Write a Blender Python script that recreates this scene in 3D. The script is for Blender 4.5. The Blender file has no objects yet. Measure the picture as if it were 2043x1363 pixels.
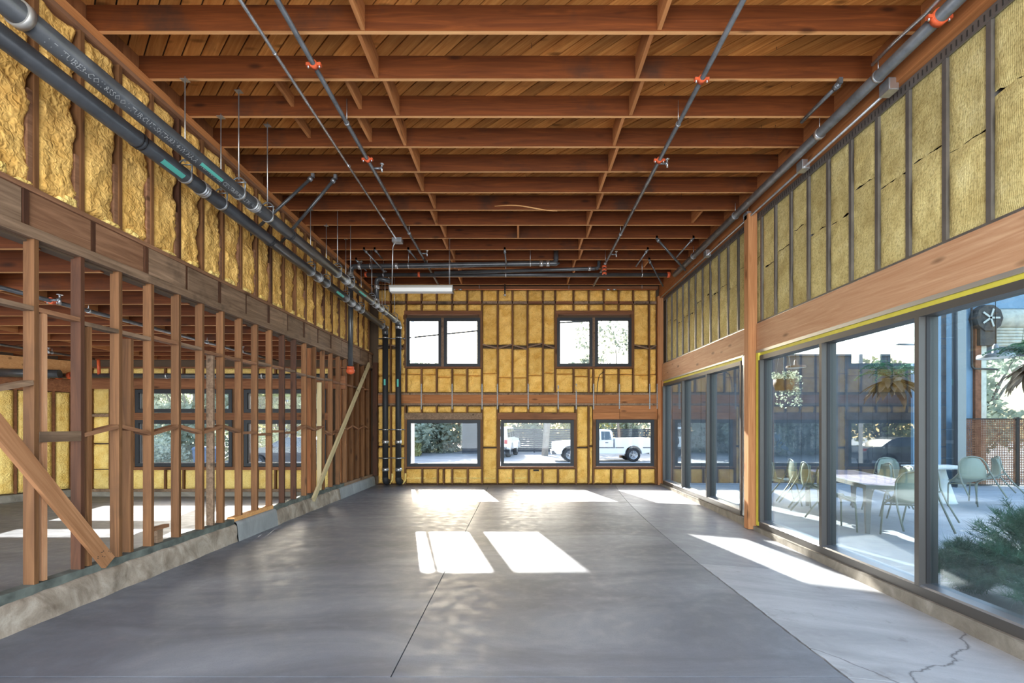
import bpy, bmesh, math, random
from mathutils import Vector, Matrix, noise

# ------------------------------------------------------------------ camera, world, sun, exposure
F, VX, VY, CH = 965.0, 1037.0, 849.0, 1.56      # focal length (px of a 2043 wide frame), horizon point, eye height
SC = bpy.context.scene
COL = SC.collection
cam_data = bpy.data.cameras.new('camera')
cam_data.sensor_width = 36.0
cam_data.lens = F / 2043 * 36.0
cam_data.shift_x = -(VX - 1021.5) / 2043
cam_data.shift_y = (VY - 681.5) / 2043
cam_data.clip_end = 300
cam = bpy.data.objects.new('camera', cam_data)
cam.location = (0, 0, CH)
cam.rotation_euler = (math.pi / 2, 0, 0)
COL.objects.link(cam)
SC.camera = cam

SC.view_settings.view_transform = 'Standard'
SC.view_settings.look = 'None'
SC.view_settings.gamma = 1.0
SC.view_settings.use_curve_mapping = False
SC.view_settings.exposure = 2.0

SUN_DIR = Vector((0.245, -1.0, -0.565)).normalized()
world = bpy.data.worlds.new('sky')
SC.world = world
world.use_nodes = True
wn = world.node_tree
wn.nodes.clear()
w_out = wn.nodes.new('ShaderNodeOutputWorld')
w_bg = wn.nodes.new('ShaderNodeBackground')
w_sky = wn.nodes.new('ShaderNodeTexSky')
w_sky.sky_type = 'NISHITA'
w_sky.sun_disc = False
w_sky.sun_elevation = math.radians(28.8)
w_sky.sun_rotation = math.radians(-13.8)
w_sky.dust_density = 2.5
w_sky.air_density = 1.2
w_bg.inputs['Strength'].default_value = 0.27
wn.links.new(w_sky.outputs[0], w_bg.inputs[0])
wn.links.new(w_bg.outputs[0], w_out.inputs[0])

def add_light(name, kind, loc, energy, color=(1, 1, 1), aim=None, **kw):
    d = bpy.data.lights.new(name, kind)
    d.energy = energy
    d.color = color
    for k, v in kw.items():
        setattr(d, k, v)
    o = bpy.data.objects.new(name, d)
    o.location = loc
    if aim is not None:
        o.rotation_euler = Vector(aim).to_track_quat('-Z', 'Y').to_euler()
    COL.objects.link(o)
    return o

add_light('sun', 'SUN', (-6, 26, 18), 7.0, (1.0, 0.96, 0.90), SUN_DIR, angle=math.radians(0.53))
# fill lights added behind the camera to brighten the hall and the side room
add_light('hall_fill', 'AREA', (0, -3.2, 2.4), 270, (0.93, 0.96, 1.0), (0, 1, 0.06), shape='RECTANGLE', size=7.0, size_y=4.4)
add_light('side_room_fill', 'AREA', (-9.0, -1.0, 1.6), 120, (0.96, 0.97, 1.0), (0.05, 1, 0.08), shape='RECTANGLE', size=7.0, size_y=2.6)

SC.cycles.max_bounces = 8
SC.cycles.diffuse_bounces = 5
SC.cycles.glossy_bounces = 4
SC.cycles.transparent_max_bounces = 16
SC.cycles.caustics_reflective = False
SC.cycles.caustics_refractive = False
SC.cycles.sample_clamp_indirect = 6.0
try:
    SC.cycles.use_denoising = True
except Exception:
    pass

# ------------------------------------------------------------------ helpers
R = random.Random(7)
WORLD = {}

def at(px, py, Y):
    return Vector(((px - VX) * Y / F, Y, CH - (py - VY) * Y / F))

def onx(px, py, X):
    Y = X * F / (px - VX)
    return Vector((X, Y, CH - (py - VY) * Y / F))

class MB:
    def __init__(s):
        s.v, s.f, s.sm, s.mi = [], [], [], []
        s.m = 0
    def face(s, idx, smooth=False):
        s.f.append(idx); s.sm.append(smooth); s.mi.append(s.m)
    def hexa(s, c):
        b = len(s.v)
        s.v += [tuple(p) for p in c]
        for q in ((0, 3, 2, 1), (4, 5, 6, 7), (0, 1, 5, 4), (1, 2, 6, 5), (2, 3, 7, 6), (3, 0, 4, 7)):
            s.face([b + i for i in q])
        return s
    def box(s, x0, x1, y0, y1, z0, z1):
        x0, x1 = min(x0, x1), max(x0, x1); y0, y1 = min(y0, y1), max(y0, y1); z0, z1 = min(z0, z1), max(z0, z1)
        return s.hexa([(x0, y0, z0), (x1, y0, z0), (x1, y1, z0), (x0, y1, z0), (x0, y0, z1), (x1, y0, z1), (x1, y1, z1), (x0, y1, z1)])
    def beam(s, p, q, w, h, up=(0, 0, 1)):
        p, q, up = Vector(p), Vector(q), Vector(up)
        d = (q - p).normalized()
        a = d.cross(up).normalized()
        u = a.cross(d).normalized()
        a, u = a * w / 2, u * h / 2
        return s.hexa([p - a - u, p + a - u, q + a - u, q - a - u, p - a + u, p + a + u, q + a + u, q - a + u])
    def tube(s, pts, r, n=10, cap=True):
        pts = [Vector(p) for p in pts]
        rr = r if isinstance(r, (list, tuple)) else [r] * len(pts)
        d0 = (pts[1] - pts[0]).normalized()
        ref = Vector((0, 0, 1)) if abs(d0.z) < .9 else Vector((1, 0, 0))
        a = d0.cross(ref).normalized()
        b = len(s.v)
        for i, p in enumerate(pts):
            if i == 0: d = d0
            elif i == len(pts) - 1: d = (pts[i] - pts[i - 1]).normalized()
            else: d = ((pts[i] - pts[i - 1]).normalized() + (pts[i + 1] - pts[i]).normalized()).normalized()
            a = (a - d * a.dot(d)).normalized()
            c = d.cross(a)
            for k in range(n):
                t = 2 * math.pi * k / n
                s.v.append(tuple(p + (a * math.cos(t) + c * math.sin(t)) * rr[i]))
        for i in range(len(pts) - 1):
            for k in range(n):
                k2 = (k + 1) % n
                s.face([b + i * n + k, b + i * n + k2, b + (i + 1) * n + k2, b + (i + 1) * n + k], True)
        if cap:
            s.face([b + k for k in range(n)][::-1])
            s.face([b + (len(pts) - 1) * n + k for k in range(n)])
        return s
    def cyl(s, p, q, r, n=12):
        return s.tube([p, q], r, n)
    def ring(s, c, axis, r0, r1, w, n=20):
        axis = Vector(axis).normalized(); c = Vector(c)
        ref = Vector((0, 0, 1)) if abs(axis.z) < .9 else Vector((1, 0, 0))
        a = axis.cross(ref).normalized(); e = axis.cross(a)
        b = len(s.v)
        for k in range(n):
            t = 2 * math.pi * k / n
            d = a * math.cos(t) + e * math.sin(t)
            for rad, o in ((r0, -1), (r1, -1), (r1, 1), (r0, 1)):
                s.v.append(tuple(c + d * rad + axis * o * w / 2))
        for k in range(n):
            k2 = (k + 1) % n
            for j in range(4):
                j2 = (j + 1) % 4
                s.face([b + k * 4 + j, b + k2 * 4 + j, b + k2 * 4 + j2, b + k * 4 + j2], j in (1, 3))
        return s
    def lathe(s, c, prof, n=16, axis='Z', smooth=True):
        c = Vector(c); b = len(s.v)
        for r, h in prof:
            for k in range(n):
                t = 2 * math.pi * k / n
                x, y = r * math.cos(t), r * math.sin(t)
                o = {'Z': (x, y, h), 'Y': (x, h, y), 'X': (h, x, y)}[axis]
                s.v.append(tuple(c + Vector(o)))
        for i in range(len(prof) - 1):
            for k in range(n):
                k2 = (k + 1) % n
                s.face([b + i * n + k, b + i * n + k2, b + (i + 1) * n + k2, b + (i + 1) * n + k], smooth)
        return s
    def sphere(s, c, r, n=10, m=6, sx=1, sy=1, sz=1):
        prof = [(max(1e-4, math.sin(math.pi * i / m)), -math.cos(math.pi * i / m)) for i in range(m + 1)]
        b = len(s.v)
        s.lathe((0, 0, 0), prof, n)
        for i in range(b, len(s.v)):
            x, y, z = s.v[i]
            s.v[i] = (c[0] + x * r * sx, c[1] + y * r * sy, c[2] + z * r * sz)
        return s
    def prism(s, pts, z0, z1):
        b = len(s.v); n = len(pts)
        s.v += [(p[0], p[1], z0) for p in pts] + [(p[0], p[1], z1) for p in pts]
        s.face([b + i for i in range(n)][::-1]); s.face([b + n + i for i in range(n)])
        for i in range(n):
            j = (i + 1) % n
            s.face([b + i, b + j, b + n + j, b + n + i])
        return s
    def grid(s, fn, nu, nv, smooth=True):
        b = len(s.v)
        for j in range(nv + 1):
            for i in range(nu + 1):
                s.v.append(tuple(fn(i / nu, j / nv)))
        w = nu + 1
        for j in range(nv):
            for i in range(nu):
                s.face([b + j * w + i, b + j * w + i + 1, b + (j + 1) * w + i + 1, b + (j + 1) * w + i], smooth)
        return s
    def build(s, name, mat, parent=None, kind=None, origin=None, fixn=False):
        xs = list(zip(*s.v))
        if origin is None:
            lo = [min(a) for a in xs]; hi = [max(a) for a in xs]
            origin = Vector(((lo[0] + hi[0]) / 2, (lo[1] + hi[1]) / 2, lo[2] if parent is None else (lo[2] + hi[2]) / 2))
        origin = Vector(origin)
        me = bpy.data.meshes.new(name)
        me.from_pydata([(a - origin.x, b - origin.y, c - origin.z) for a, b, c in s.v], [], s.f)
        me.polygons.foreach_set('use_smooth', s.sm)
        for m in (mat if isinstance(mat, (list, tuple)) else [mat]):
            me.materials.append(m)
        if isinstance(mat, (list, tuple)):
            me.polygons.foreach_set('material_index', s.mi)
        if fixn:
            bm = bmesh.new(); bm.from_mesh(me)
            bmesh.ops.recalc_face_normals(bm, faces=bm.faces)
            bm.to_mesh(me); bm.free()
        me.update()
        o = bpy.data.objects.new(name, me)
        COL.objects.link(o)
        try:
            o.shadow_terminator_geometry_offset = 0.0   # long smooth pipe facets would leak light
        except Exception:
            pass
        WORLD[o.name] = origin
        if parent is not None:
            o.parent = parent
            o.location = origin - WORLD[parent.name]
        else:
            o.location = origin
        if kind: o['kind'] = kind
        return o

def tag(o, label, cat, group=None):
    o['label'] = label; o['category'] = cat
    if group: o['group'] = group
    return o

def thing(name, loc, label=None, cat=None, group=None, kind=None):
    o = bpy.data.objects.new(name, None)
    o.empty_display_size = .1
    COL.objects.link(o)
    o.location = loc
    WORLD[o.name] = Vector(loc)
    if label: o['label'] = label
    if cat: o['category'] = cat
    if group: o['group'] = group
    if kind: o['kind'] = kind
    return o

def struct(name, loc=(0, 0, 0)):
    return thing(name, loc, kind='structure')

def copy_tree(o, parent=None):
    c = o.copy(); COL.objects.link(c)
    if parent is not None: c.parent = parent
    for ch in list(o.children): copy_tree(ch, c)
    return c

def rounded(pts, rad, n=6):
    pts = [Vector(p) for p in pts]
    out = [pts[0]]
    for i in range(1, len(pts) - 1):
        a, b, c = pts[i - 1], pts[i], pts[i + 1]
        p = b + (a - b).normalized() * rad; q = b + (c - b).normalized() * rad
        for k in range(n + 1):
            t = k / n
            out.append(p * (1 - t) ** 2 + b * 2 * t * (1 - t) + q * t * t)
    return out + [pts[-1]]

def cells(x0, x1, z0, z1, holes):
    xs = sorted({x0, x1, *[min(max(h[i], x0), x1) for h in holes for i in (0, 1)]})
    zs = sorted({z0, z1, *[min(max(h[i], z0), z1) for h in holes for i in (2, 3)]})
    for i in range(len(xs) - 1):
        for j in range(len(zs) - 1):
            cx, cz = (xs[i] + xs[i + 1]) / 2, (zs[j] + zs[j + 1]) / 2
            if not any(h[0] < cx < h[1] and h[2] < cz < h[3] for h in holes):
                yield xs[i], xs[i + 1], zs[j], zs[j + 1]

# ------------------------------------------------------------------ materials
def srgb(r, g, b):
    f = lambda c: (c / 255 / 12.92) if c / 255 <= .04045 else ((c / 255 + .055) / 1.055) ** 2.4
    return (f(r), f(g), f(b), 1)

class NT:
    def __init__(s, name):
        s.mat = bpy.data.materials.new(name)
        s.mat.use_nodes = True
        s.nt = s.mat.node_tree
        s.nt.nodes.clear()
        s.out = s.n('ShaderNodeOutputMaterial')
    def n(s, t, **kw):
        x = s.nt.nodes.new(t)
        for k, v in kw.items():
            if k.startswith('i_'):
                x.inputs[k[2:].replace('_', ' ')].default_value = v
            else: setattr(x, k, v)
        return x
    def l(s, a, b): s.nt.links.new(a, b)
    def bsdf(s, rough=.6, metal=0, spec=.4):
        b = s.n('ShaderNodeBsdfPrincipled')
        b.inputs['Roughness'].default_value = rough
        b.inputs['Metallic'].default_value = metal
        b.inputs['Specular IOR Level'].default_value = spec
        s.l(b.outputs[0], s.out.inputs[0])
        return b
    def pos(s, scale=(1, 1, 1), rot=(0, 0, 0), rand=0):
        g = s.n('ShaderNodeNewGeometry')
        v = g.outputs['Position']
        if rand:
            oi = s.n('ShaderNodeObjectInfo')
            m = s.n('ShaderNodeVectorMath', operation='SCALE'); m.inputs[0].default_value = (37.3, 21.7, 53.1)
            s.l(oi.outputs['Random'], m.inputs['Scale'])
            a = s.n('ShaderNodeVectorMath', operation='ADD')
            s.l(v, a.inputs[0]); s.l(m.outputs[0], a.inputs[1]); v = a.outputs[0]
        if any(rot):
            mr = s.n('ShaderNodeMapping'); mr.inputs['Rotation'].default_value = rot
            s.l(v, mr.inputs[0]); v = mr.outputs[0]
        mp = s.n('ShaderNodeMapping'); mp.inputs['Scale'].default_value = scale
        s.l(v, mp.inputs[0])
        return mp.outputs[0]
    def noise(s, vec, scale, detail=4, rough=.55, dist=0):
        x = s.n('ShaderNodeTexNoise')
        x.inputs['Scale'].default_value = scale; x.inputs['Detail'].default_value = detail
        x.inputs['Roughness'].default_value = rough; x.inputs['Distortion'].default_value = dist
        s.l(vec, x.inputs['Vector'])
        return x.outputs[0]
    def ramp(s, fac, stops):
        x = s.n('ShaderNodeValToRGB')
        e = x.color_ramp.elements
        while len(e) < len(stops): e.new(.5)
        for el, (p, c) in zip(e, stops):
            el.position = p; el.color = c if len(c) == 4 else (*c, 1)
        s.l(fac, x.inputs[0])
        return x.outputs[0]
    def mix(s, fac, a, b, mode='MIX'):
        x = s.n('ShaderNodeMix', data_type='RGBA', blend_type=mode)
        for v, k in ((fac, 0), (a, 6), (b, 7)):
            if hasattr(v, 'is_linked'): s.l(v, x.inputs[k])
            else: x.inputs[k].default_value = v
        return x.outputs[2]
    def hsv(s, col, val):
        x = s.n('ShaderNodeHueSaturation'); s.l(col, x.inputs['Color'])
        if hasattr(val, 'is_linked'): s.l(val, x.inputs['Value'])
        else: x.inputs['Value'].default_value = val
        return x.outputs[0]
    def rnd(s, lo, hi):
        oi = s.n('ShaderNodeObjectInfo'); m = s.n('ShaderNodeMapRange')
        m.inputs['To Min'].default_value = lo; m.inputs['To Max'].default_value = hi
        s.l(oi.outputs['Random'], m.inputs[0])
        return m.outputs[0]
    def bump(s, b, h, strength=.4, dist=.01):
        x = s.n('ShaderNodeBump'); x.inputs['Strength'].default_value = strength; x.inputs['Distance'].default_value = dist
        s.l(h, x.inputs['Height']); s.l(x.outputs[0], b.inputs['Normal'])

def wood(name, light, dark, axis='X', var=.22, stain=0, rough=.7, rot=(0, 0, 0)):
    t = NT(name); b = t.bsdf(rough, 0, .25)
    sc = {'X': (.9, 16, 16), 'Y': (16, .9, 16), 'Z': (16, 16, .9)}[axis]
    v = t.pos(sc, rot, 1)
    g = t.noise(v, 1.0, 6, .62, 1.6)
    col = t.ramp(g, [(.28, dark), (.55, [(a + c) / 2 for a, c in zip(light, dark)]), (.75, light)])
    p2 = t.pos((1, 1, 1), (0, 0, 0), 1)
    k = {'X': (3, 9, 9), 'Y': (9, 3, 9), 'Z': (9, 9, 3)}[axis]
    vor = t.n('ShaderNodeTexVoronoi'); vor.inputs['Scale'].default_value = .55
    mp = t.n('ShaderNodeMapping'); mp.inputs['Scale'].default_value = k; t.l(p2, mp.inputs[0]); t.l(mp.outputs[0], vor.inputs['Vector'])
    kn = t.ramp(vor.outputs['Distance'], [(.06, (1, 1, 1)), (.17, (0, 0, 0))])
    col = t.mix(t.mix(.75, (0, 0, 0, 1), kn), col, tuple(c * .3 for c in dark[:3]) + (1,))
    if stain:
        st = t.ramp(t.noise(p2, 1.3, 5, .6), [(.56, (0, 0, 0)), (.72, (stain,) * 3)])
        col = t.mix(st, col, (.02, .016, .012, 1))
    col = t.hsv(col, t.rnd(1 - var, 1 + var))
    t.l(col, b.inputs['Base Color'])
    t.bump(b, g, .25, .004)
    return t.mat

def plain(name, col, rough=.5, metal=0, nscale=0, namt=.15, spec=.4, bump=0):
    t = NT(name); b = t.bsdf(rough, metal, spec)
    if nscale:
        n = t.noise(t.pos(), nscale, 4)
        d = tuple(c * (1 - namt) for c in col[:3]) + (1,); u = tuple(min(1, c * (1 + namt)) for c in col[:3]) + (1,)
        t.l(t.ramp(n, [(.3, d), (.7, u)]), b.inputs['Base Color'])
        if bump: t.bump(b, n, bump, .01)
    else:
        b.inputs['Base Color'].default_value = col
    return t.mat

def foam_mat(name, a, c, fine=26):
    t = NT(name); b = t.bsdf(.8, 0, .12)
    p = t.pos((1, 1, 1), (0, 0, 0), 1)
    n1 = t.noise(p, 5, 3, .5); n2 = t.noise(p, fine, 1.2, .45, .6)
    col = t.ramp(n1, [(.3, c), (.62, a)])
    col = t.mix(t.ramp(n2, [(.30, (.22,) * 3), (.48, (0, 0, 0))]), col, tuple(x * .62 for x in c[:3]) + (1,))
    t.l(t.hsv(col, t.rnd(.86, 1.1)), b.inputs['Base Color'])
    m = t.n('ShaderNodeMath', operation='ADD'); t.l(n1, m.inputs[0]); t.l(n2, m.inputs[1])
    t.bump(b, m.outputs[0], .65, .04)
    return t.mat

def wool_mat():
    t = NT('mineral_wool'); b = t.bsdf(.95, 0, .1)
    p = t.pos((1, 1, 1), (0, 0, 0), 1)
    n1 = t.noise(p, 3.2, 7, .7); n2 = t.noise(p, 42, 4, .65)
    w = t.n('ShaderNodeTexWave', bands_direction='Y'); w.inputs['Scale'].default_value = 22; w.inputs['Distortion'].default_value = 1.2
    t.l(t.pos(), w.inputs['Vector'])
    col = t.ramp(n1, [(.3, srgb(184, 164, 104)), (.55, srgb(216, 200, 138)), (.75, srgb(232, 220, 164))])
    col = t.mix(t.ramp(n2, [(.36, (.5,) * 3), (.52, (0, 0, 0))]), col, srgb(138, 120, 70))
    col = t.mix(t.mix(.10, (0, 0, 0, 1), w.outputs[0]), col, srgb(150, 136, 88))
    t.l(t.hsv(col, t.rnd(.88, 1.08)), b.inputs['Base Color'])
    m = t.n('ShaderNodeMath', operation='MULTIPLY_ADD'); m.inputs[1].default_value = .13
    t.l(w.outputs[0], m.inputs[0]); t.l(n2, m.inputs[2])
    t.bump(b, m.outputs[0], .6, .012)
    return t.mat

def concrete(name, dark, mid, light, rough=.45, crack=0, big=.35):
    t = NT(name); b = t.bsdf(rough, 0, .34)
    p = t.pos(); p2 = t.pos((.55, 1.6, 1))
    n1 = t.noise(p2, big * 2.2, 7, .62, .9); n2 = t.noise(p, 7, 5, .6); n3 = t.noise(p, 90, 2)
    col = t.ramp(n1, [(.28, dark), (.5, mid), (.72, light)])
    col = t.mix(t.ramp(n2, [(.52, (0, 0, 0)), (.75, (.28,) * 3)]), col, light)
    col = t.mix(t.ramp(n3, [(.3, (.22,) * 3), (.5, (0, 0, 0))]), col, dark)
    if crack:
        v = t.n('ShaderNodeTexVoronoi', feature='DISTANCE_TO_EDGE'); v.inputs['Scale'].default_value = .42
        wv = t.n('ShaderNodeVectorMath', operation='MULTIPLY_ADD')
        nz = t.n('ShaderNodeTexNoise'); nz.inputs['Scale'].default_value = 2.2; nz.inputs['Detail'].default_value = 6
        t.l(p, nz.inputs['Vector']); t.l(nz.outputs['Color'], wv.inputs[0]); wv.inputs[1].default_value = (.5, .5, .5); t.l(p, wv.inputs[2])
        t.l(wv.outputs[0], v.inputs['Vector'])
        col = t.mix(t.ramp(v.outputs['Distance'], [(0, (crack,) * 3), (.006, (0, 0, 0))]), col, (.06, .055, .05, 1))
        blot = t.ramp(t.noise(p, 3.1, 6, .7), [(.6, (0, 0, 0)), (.72, (.5,) * 3)])
        col = t.mix(blot, col, (.16, .14, .12, 1))
    t.l(col, b.inputs['Base Color'])
    rr = t.ramp(n2, [(.3, (rough - .1,) * 3), (.7, (rough + .14,) * 3)])
    t.l(rr, b.inputs['Roughness'])
    t.bump(b, n3, .08, .004)
    return t.mat

def glass_mat(name, tint, ior):
    t = NT(name)
    tr = t.n('ShaderNodeBsdfTransparent'); tr.inputs[0].default_value = tint
    gl = t.n('ShaderNodeBsdfGlossy'); gl.inputs['Roughness'].default_value = 0.0; gl.inputs[0].default_value = (.92, .97, 1, 1)
    fr = t.n('ShaderNodeFresnel'); fr.inputs['IOR'].default_value = ior
    mx = t.n('ShaderNodeMixShader')
    g = t.n('ShaderNodeNewGeometry')
    # the pane reflects the same from both of its sides
    sel = t.n('ShaderNodeMix', data_type='FLOAT'); sel.inputs[2].default_value = ior; sel.inputs[3].default_value = 1 / ior
    t.l(g.outputs['Backfacing'], sel.inputs[0])
    t.l(sel.outputs[0], fr.inputs['IOR'])
    t.l(fr.outputs[0], mx.inputs[0]); t.l(tr.outputs[0], mx.inputs[1]); t.l(gl.outputs[0], mx.inputs[2])
    t.l(mx.outputs[0], t.out.inputs[0])
    return t.mat

def leaf_mat(name, a, c, trans=.25):
    t = NT(name); b = t.bsdf(.55, 0, .3)
    col = t.ramp(t.noise(t.pos(), 3.5, 3), [(.35, c), (.65, a)])
    t.l(col, b.inputs['Base Color'])
    tl = t.n('ShaderNodeBsdfTranslucent'); t.l(col, tl.inputs[0])
    mx = t.n('ShaderNodeMixShader'); mx.inputs[0].default_value = trans
    t.l(b.outputs[0], mx.inputs[1]); t.l(tl.outputs[0], mx.inputs[2]); t.l(mx.outputs[0], t.out.inputs[0])
    return t.mat

M = {}
M['joist'] = wood('joist_shaded_wood', srgb(118, 62, 24), srgb(78, 37, 12), 'X', .12, .6)  # faces darkened as if in shade; same timber as the lower edges
M['joist_edge_lit'] = wood('joist_edge_lit_wood', srgb(236, 182, 124), srgb(204, 142, 88), 'X', .08)  # same timber as the faces, paled to imitate floor light on undersides
M['joist_y'] = wood('blocking_wood', srgb(206, 144, 90), srgb(168, 106, 60), 'Y', .12)
M['deck'] = wood('deck_wood', srgb(228, 162, 88), srgb(176, 106, 48), 'X', .28, .35, .75, (0, 0, math.radians(45)))
M['stud'] = wood('stud_wood', srgb(132, 92, 58), srgb(90, 58, 34), 'Z', .22, .35)
M['stud_pale'] = wood('pale_stud_wood', srgb(206, 160, 122), srgb(168, 116, 80), 'Z', .14)
M['block'] = wood('block_wood', srgb(164, 120, 88), srgb(116, 78, 54), 'Y', .18)
M['gray_wood'] = wood('weathered_wood', srgb(158, 130, 106), srgb(100, 78, 60), 'Y', .2, .7)
M['brown_y'] = wood('brown_wood', srgb(156, 116, 88), srgb(108, 74, 52), 'Y', .16, .4)
M['brown_x'] = wood('brown_wood_across', srgb(148, 100, 68), srgb(104, 64, 40), 'X', .18, .3)
M['dark_z'] = wood('dark_wood', srgb(92, 58, 38), srgb(56, 34, 24), 'Z', .18, .4)
M['glulam_y'] = wood('header_wood', srgb(212, 172, 136), srgb(182, 134, 98), 'Y', .1)
M['beam_y'] = wood('top_beam_wood', srgb(184, 122, 74), srgb(138, 84, 46), 'Y', .1)
M['belt_x'] = wood('belt_wood', srgb(184, 122, 76), srgb(142, 88, 50), 'X', .10)
M['post_z'] = wood('post_wood', srgb(200, 144, 98), srgb(160, 106, 66), 'Z', .08)
M['pale_x'] = wood('new_lumber', srgb(226, 174, 116), srgb(196, 138, 84), 'X', .1, .2)
M['pale_lean'] = wood('prop_wood', srgb(206, 190, 150), srgb(172, 154, 116), 'Z', .08)
M['brace_wood'] = wood('brace_wood', srgb(178, 130, 92), srgb(134, 90, 58), 'Z', .05, .2, .7, (math.radians(-37.1), 0, 0))
M['prop_lean'] = wood('prop_wood_leaning', srgb(206, 190, 150), srgb(172, 154, 116), 'Z', .05, 0, .7, (math.radians(48.7), 0, 0))
M['ply'] = wood('sheathing_wood', srgb(158, 104, 64), srgb(118, 72, 42), 'Z', .1, .3)
M['foam'] = foam_mat('spray_foam', srgb(232, 188, 110), srgb(204, 156, 82))
M['foam_b'] = foam_mat('spray_foam_back', srgb(246, 198, 112), srgb(226, 172, 84), 34)
M['foam_pale'] = foam_mat('spray_foam_side_room', srgb(246, 216, 136), srgb(230, 190, 104), 40)
M['wool'] = wool_mat()
M['floor'] = concrete('polished_concrete', (.095, .099, .114, 1), (.158, .164, .184, 1), (.255, .265, .290, 1), .46)
M['floor_old'] = concrete('old_concrete', (.29, .29, .295, 1), (.40, .40, .405, 1), (.50, .50, .505, 1), .55, .8, .6)
M['floor_mid'] = concrete('pale_concrete', (.19, .195, .21, 1), (.26, .265, .28, 1), (.35, .355, .37, 1), .46)
M['curb'] = concrete('rough_curb', (.15, .11, .078, 1), (.30, .24, .185, 1), (.48, .41, .335, 1), .85, 0, 1.4)
M['curb_right'] = concrete('brown_curb', (.15, .13, .105, 1), (.22, .195, .16, 1), (.32, .29, .25, 1), .8, 0, 1.2)
M['curb_smooth'] = concrete('smooth_curb', (.21, .215, .215, 1), (.27, .275, .275, 1), (.34, .345, .345, 1), .7, 0, 1)
M['green_plate'] = plain('green_sill_plate', (.105, .115, .10, 1), .85, 0, 6, .45)
M['black_pipe'] = plain('cast_iron_pipe', (.045, .048, .052, 1), .32, 0, 5, .35, .6)
M['black_matte'] = plain('black_coating', (.022, .022, .024, 1), .6)
M['galv'] = plain('galvanized_steel', (.52, .54, .56, 1), .38, .85, 12, .2)
M['strap'] = plain('strap_steel', (.30, .29, .28, 1), .6, .3, 40, .4)
M['steel_gray'] = plain('gray_pipe', (.22, .235, .25, 1), .4, .7, 9, .25)
M['clamp'] = plain('clamp_steel', (.72, .73, .74, 1), .28, .9)
M['track'] = plain('steel_track', (.19, .175, .16, 1), .5, .55, 5, .15)
M['slot'] = plain('slot_dark', (.03, .026, .022, 1), .8)
M['red'] = plain('red_coupling', (.62, .105, .035, 1), .5, 0, 20, .2)
M['copper'] = plain('copper_pipe', (.72, .26, .11, 1), .38, .5)
M['teal'] = plain('teal_label', (.10, .46, .38, 1), .55)
M['print'] = plain('white_print', (.30, .31, .31, 1), .6)
M['white'] = plain('white_enamel', (.80, .80, .78, 1), .4)
M['frame'] = plain('window_frame_dark', (.020, .023, .029, 1), .5, 0, 0, 0, .3)
M['bronze'] = plain('bronze_frame', (.078, .072, .068, 1), .45, .25)
M['sill'] = plain('frame_sill', (.30, .31, .33, 1), .35, .6)
M['yellow'] = plain('yellow_board', (.66, .58, .075, 1), .6, 0, 8, .08)
M['flash'] = plain('flashing', (.40, .385, .36, 1), .4, .6)
M['glass'] = glass_mat('clear_glass', (.97, .985, .98, 1), 1.25)
M['glass_side'] = glass_mat('coated_glass', (.82, .89, .90, 1), 1.85)
M['sheath'] = plain('dark_sheathing', (.10, .065, .04, 1), .9)

# ------------------------------------------------------------------ the setting: levels of the hall
YB = 12.72          # stud faces of the back wall
XL = -3.85          # stud faces of the left wall
XR = 3.757          # stud faces of the right wall
YA = 10.68          # back wall of the side room
ZJ, ZD = 5.17, 5.41 # joist bottoms, deck underside
def bx(px): return (px - VX) * YB / F
def bz(py): return CH - (py - VY) * YB / F
def ax_(px): return (px - VX) * YA / F
def az(py): return CH - (py - VY) * YA / F

# ---- floor: cast slabs with sawn joints, falling a little towards the glazed side
def floor_z(x, y):
    k = max(0.0, min(1.3, (x - 2.03) / 1.67))
    return -k * .0171 * max(0, 12.72 - y)
floor = struct('floor')
def slab(name, mat, x0, x1, y0, y1, nx=1, ny=1, x0f=None, x1f=None, thick=.14):
    m = MB()
    def fx(u, y):
        a = x0f(y) if x0f else x0; c = x1f(y) if x1f else x1
        return a + (c - a) * u
    def top(u, v):
        y = y0 + (y1 - y0) * v; x = fx(u, y)
        return (x, y, floor_z(x, y))
    m.grid(top, nx, ny, False)
    rim = [(i / nx, 0) for i in range(nx)] + [(1, j / ny) for j in range(ny)] + [(1 - i / nx, 1) for i in range(nx)] + [(0, 1 - j / ny) for j in range(ny)]
    for a, c in zip(rim, rim[1:] + rim[:1]):
        p, q = Vector(top(*a)), Vector(top(*c))
        b = len(m.v)
        d = Vector((0, 0, -thick))
        m.v += [tuple(p + d), tuple(q + d), tuple(q), tuple(p)]
        m.face([b, b + 1, b + 2, b + 3])
    m.build(name, mat, floor)
def joint_r(y):
    t = max(0, y - 5.46)
    rough = max(0, min(1, (5.6 - y) / .4))
    return 2.025 + .0026 * t + .0088 * t * t + rough * (.014 * noise.noise(Vector((y * 7, 3, 0))) + .008 * noise.noise(Vector((y * 23, 5, 0))))
G = .004
slab('slab', M['floor'], -3.95, -.80 - G, 3.0 + G, 12.9)
slab('slab', M['floor'], -.80 + G, 0, 3.0 + G, 12.9, 1, 120, None, lambda y: joint_r(y) - G - (.004 if y < 5.4 else 0))
slab('slab', M['floor'], -3.95, 2.02, -4, 3.0 - G)
slab('slab', M['floor_old'], 0, 3.85, 3.0, 5.46 - G, 4, 40, lambda y: joint_r(y) + G + (.006 if y < 5.3 else 0))
slab('slab', M['floor_mid'], 0, 3.85, 5.46, 7.7 - G, 4, 20, lambda y: joint_r(y) + G)
slab('slab', M['floor_old'], 2.03, 3.85, -4, 3.0 - 2 * G, 4, 4)
slab('slab', M['floor_mid'], 0, 3.85, 7.7, 12.9, 4, 40, lambda y: joint_r(y) + G)
slab('slab', M['floor'], -14, -3.95 - G, -4, 6.4 - G)
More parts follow.
